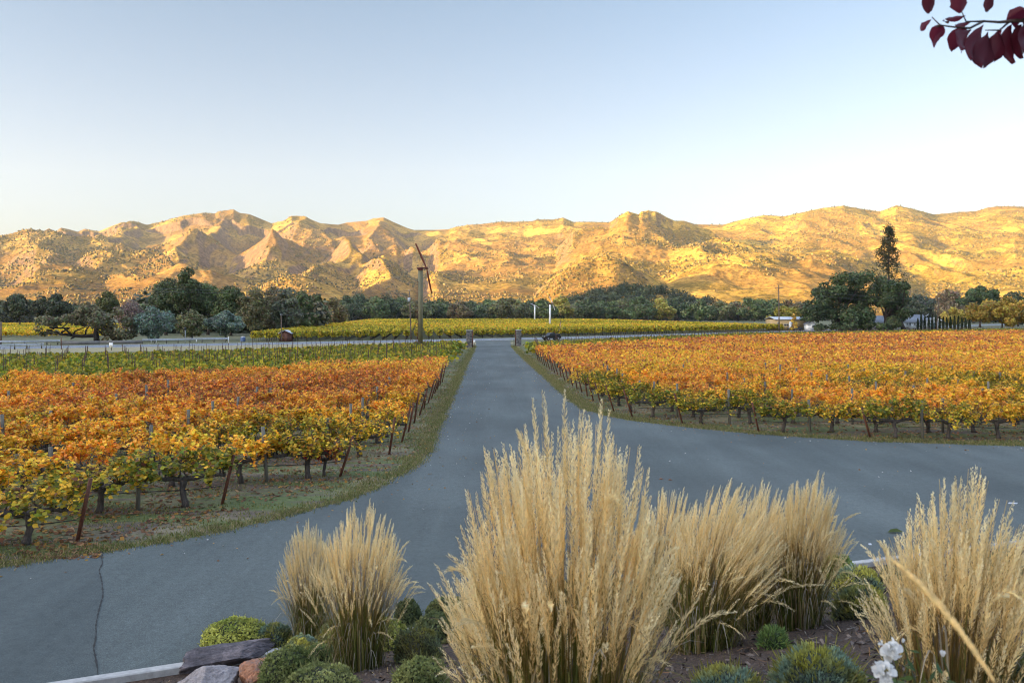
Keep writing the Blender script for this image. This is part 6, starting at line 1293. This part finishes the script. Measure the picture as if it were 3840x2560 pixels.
# white flowers
def blossom(label, px, py, Y, r, seed, bud=False):
    c = at(px, py, Y); rng = np.random.default_rng(seed); zb = float(berm_z(c[0], c[1])); t = thing('white_flower', label, 'flower', (c[0] + .05, Y + .03, zb)); o0 = np.array([c[0] + .05, Y + .03, zb]); top = c - o0
    g = MB(); u = np.linspace(0, 1, 8)[:, None]; g.tube((1 - u) ** 2 * np.zeros(3) + 2 * u * (1 - u) * np.array([.06, 0, top[2] * .6]) + u ** 2 * top, .0022, 5, (.10, .14, .05)); g.build('stem', M_grass, t)
    g = MB(); np_ = 5 if bud else 34
    for q in range(np_):
        a = q * 2.4 + rng.random() * .4; lay = q / np_; tilt = (.15 + 1.1 * (1 - lay)) if not bud else .12; L_ = r * (1.0 - .35 * lay) * rng.uniform(.85, 1.1); d_ = np.array([math.cos(a) * math.sin(tilt), math.sin(a) * math.sin(tilt) - .25 * (not bud), math.cos(tilt)]); d_ = np.array([d_[0], -d_[2] * .75 + d_[1] * .4, d_[2] * .45 + d_[1]]) if not bud else d_; d_ /= np.linalg.norm(d_)
        sdv = np.cross(d_, rng.normal(size=3)); sdv /= np.linalg.norm(sdv); nv_ = np.cross(sdv, d_); W = L_ * (.34 if not bud else .3); rows = []
        for f, w_, cu in ((0, .18, 0), (.35, .75, .10), (.7, 1.0, .16), (.95, .8, .05), (1.05, .35, -.05)):
            for e in (-1, -.33, .33, 1): rows.append(top + d_ * L_ * f + sdv * W * w_ * e + nv_ * L_ * (cu + .10 * abs(e) + .04 * rng.normal()))
        fc = [[i * 4 + j, i * 4 + j + 1, i * 4 + 5 + j, i * 4 + 4 + j] for i in range(4) for j in range(3)]; g.add(rows, fc, np.array((.80, .80, .78)) * rng.uniform(.9, 1.0))
    g.build('petals', M_grass, t, True); g = MB()
    if not bud: g.cards(top + np.array([0, -.012, .006]) + rng.normal(size=(26, 3)) * r * .13, rng.normal(size=(26, 3)), .005, np.array((.45, .36, .10)), k=5, rng=rng); g.build('stamens', M_grass, t)
    g = MB(); k = 46; s = rng.random(k)[:, None] * .95; P = s * top + rng.normal(size=(k, 3)) * np.array([.03, .03, .01]); 
    g.cards(P, rng.normal(size=(k, 3)) + np.array([0, -.5, .5]), .016 + .012 * rng.random(k), fol(rng, (.10, .14, .06), k), shape=np.array([(0, -1.2), (.35, 0), (0, 1.4), (-.35, 0)]), rng=rng); g.build('leaves', M_grass, t)
blossom('open white flower, the upper of the two', 888, 648, 2.75, .042, 1); blossom('open white flower, the lower one at the bottom edge', 883, 671, 2.65, .045, 2); blossom('closed white flower bud beside the open white flowers', 943, 656, 2.9, .024, 3, True)
blossom('pink-tipped closed bud behind the upper white flower', 903, 642, 2.95, .016, 4, True)

# leaf and litter on the yard
t = gnd(894.6, 533); g = MB(); g.add([(-.16, 0, .02), (-.05, -.07, .05), (.10, -.06, .04), (.20, 0, .03), (.08, .08, .09), (-.06, .07, .07)], [[0, 1, 2, 3], [0, 3, 4, 5]], (.09, .12, .03)); o = g.build('fallen_leaf', M_leaf); o.location = (t[0], t[1], .012); tag(o, 'large curled green leaf lying on the asphalt', 'leaf')
for q, (px, py) in enumerate([(661, 479.3), (670, 480.2)]):
    t = gnd(px, py); g = MB(); g.add([(-.07, 0, .01), (0, -.04, .03), (.08, 0, .01), (0, .05, .04)], [[0, 1, 2], [0, 2, 3]], (.30, .14, .07)); o = g.build('fallen_leaf', M_leaf); o.location = (t[0], t[1], .012); tag(o, ['small brown leaf on the asphalt beyond the tallest grass, leftmost of two', 'small brown leaf on the asphalt beyond the tallest grass, rightmost of two'][q], 'leaf')

# plum branch hanging into the picture
def plum():
    rng = np.random.default_rng(12); bx, by = 3.1, 2.6; zb = float(berm_z(bx, by)); t = thing('plum_tree', 'purple-leaved plum tree whose twigs hang into the top corner', 'tree', (bx, by, zb)); o0 = np.array([bx, by, zb]); g = MB()
    q = lambda px, py, Y: at(px, py, Y) - o0
    g.tube([(0, 0, -.1), (.03, 0, .8), (0, .02, 1.7), (-.05, .05, 2.6)], [.09, .075, .065, .05], 8); g.tube([(0, .02, 1.6), (-.35, .1, 2.3), q(1075, 2, 2.8), q(1024, 20, 2.8), q(1000, 22, 2.8)], [.05, .03, .014, .008, .005], 6)
    tw = [[(1000, 22), (984, 21), (966, 21.5), (962, 12)], [(984, 21), (970, 28), (955, 27), (940, 25), (932, 17)], [(1010, 21), (1000, 30), (985, 30)], [(940, 25), (936, 27)], [(1040, 15), (1030, -10), (1000, -25)], [(1000, -25), (965, -20), (960, 0)], [(1000, -25), (940, -25), (934, -6)], [(1000, -25), (992, -4)]]
    for w_ in tw: g.tube([q(a, b, 2.8 + .03 * rng.normal()) for a, b in w_], np.linspace(.005, .0018, len(w_)), 5)
    g.build('branch', painted('plum_bark', (.05, .032, .03), .8, 20, .4), t, True)
    g = MB()
    LV = [((934, -8), (930, 13), 9), ((961, -8), (962, 12), 11), ((992, -8), (987, 11), 6), ((932, 19), (922, 30), 4), ((941, 26), (932, 44), 9), ((944, 30), (935, 47), 3.5), ((965, 27), (952, 52), 11), ((972, 29), (966, 49), 12), ((984, 24), (974, 58), 10), ((988, 31), (984, 64), 13), ((998, 30), (994, 60), 12), ((1002, 31), (1001, 50), 10), ((1012, 24), (1016, 62), 13), ((1022, 24), (1024, 58), 12), ((1024, 8), (1006, 20), 9), ((1030, 12), (1016, 30), 11), ((950, 20), (944, 19), 3), ((966, 15), (946, 18), 4), ((972, 21), (956, 24), 3.5), ((1036, 20), (1034, 56), 13), ((1040, 0), (1030, 26), 11), ((1050, 16), (1048, 50), 12)]
    for (a, b, w_) in LV:
        Ya, Yb = 2.8 + .05 * rng.normal(), 2.8 + .08 * rng.normal(); A, B = q(*a, Ya), q(*b, Yb); ax = B - A; L_ = np.linalg.norm(ax); ax /= L_; sd = np.cross(ax, np.array([rng.normal() * .25, 1, rng.normal() * .25])); sd /= np.linalg.norm(sd); nv_ = np.cross(sd, ax); W = w_ / F * 2.8 * .82; rows = []
        for f, ww in ((0, .08), (.12, .5), (.28, .86), (.45, 1.0), (.62, .9), (.80, .58), (.92, .3), (1, .04)):
            for e in (-1, -.5, 0, .5, 1): rows.append(A + ax * L_ * f + sd * W * ww * e * (1 + .12 * rng.normal() * (abs(e) == 1)) + nv_ * (W * .45 * abs(e) + .10 * L_ * math.sin(f * 3.1)))
        fc = [[i * 5 + j, i * 5 + j + 1, i * 5 + 6 + j, i * 5 + 5 + j] for i in range(7) for j in range(4)]; g.add(rows, fc, np.array((.120, .016, .030)) * rng.uniform(.6, 1.5))
    g.build('leaves', leaf_material('plum_leaf', 0.55, 0.05, 0.45), t, False)
plum()

# ------------------------------------------------------------------ air
g = MB(); g.box((0, 1000, 420), (9600, 7400, 844)); hz_m = bpy.data.materials.new('haze'); hz_m.use_nodes = True; nt = hz_m.node_tree; nt.nodes.remove(nt.nodes['Principled BSDF'])
pv = nt.nodes.new('ShaderNodeVolumePrincipled'); pv.inputs['Color'].default_value = (0.80, 0.87, 1.0, 1); pv.inputs['Density'].default_value = 0.00004; pv.inputs['Anisotropy'].default_value = 0.0
nt.links.new(pv.outputs[0], nt.nodes['Material Output'].inputs['Volume']); tag(g.build('haze', hz_m), 'thin bluish haze in the valley air', 'haze', kind='stuff')
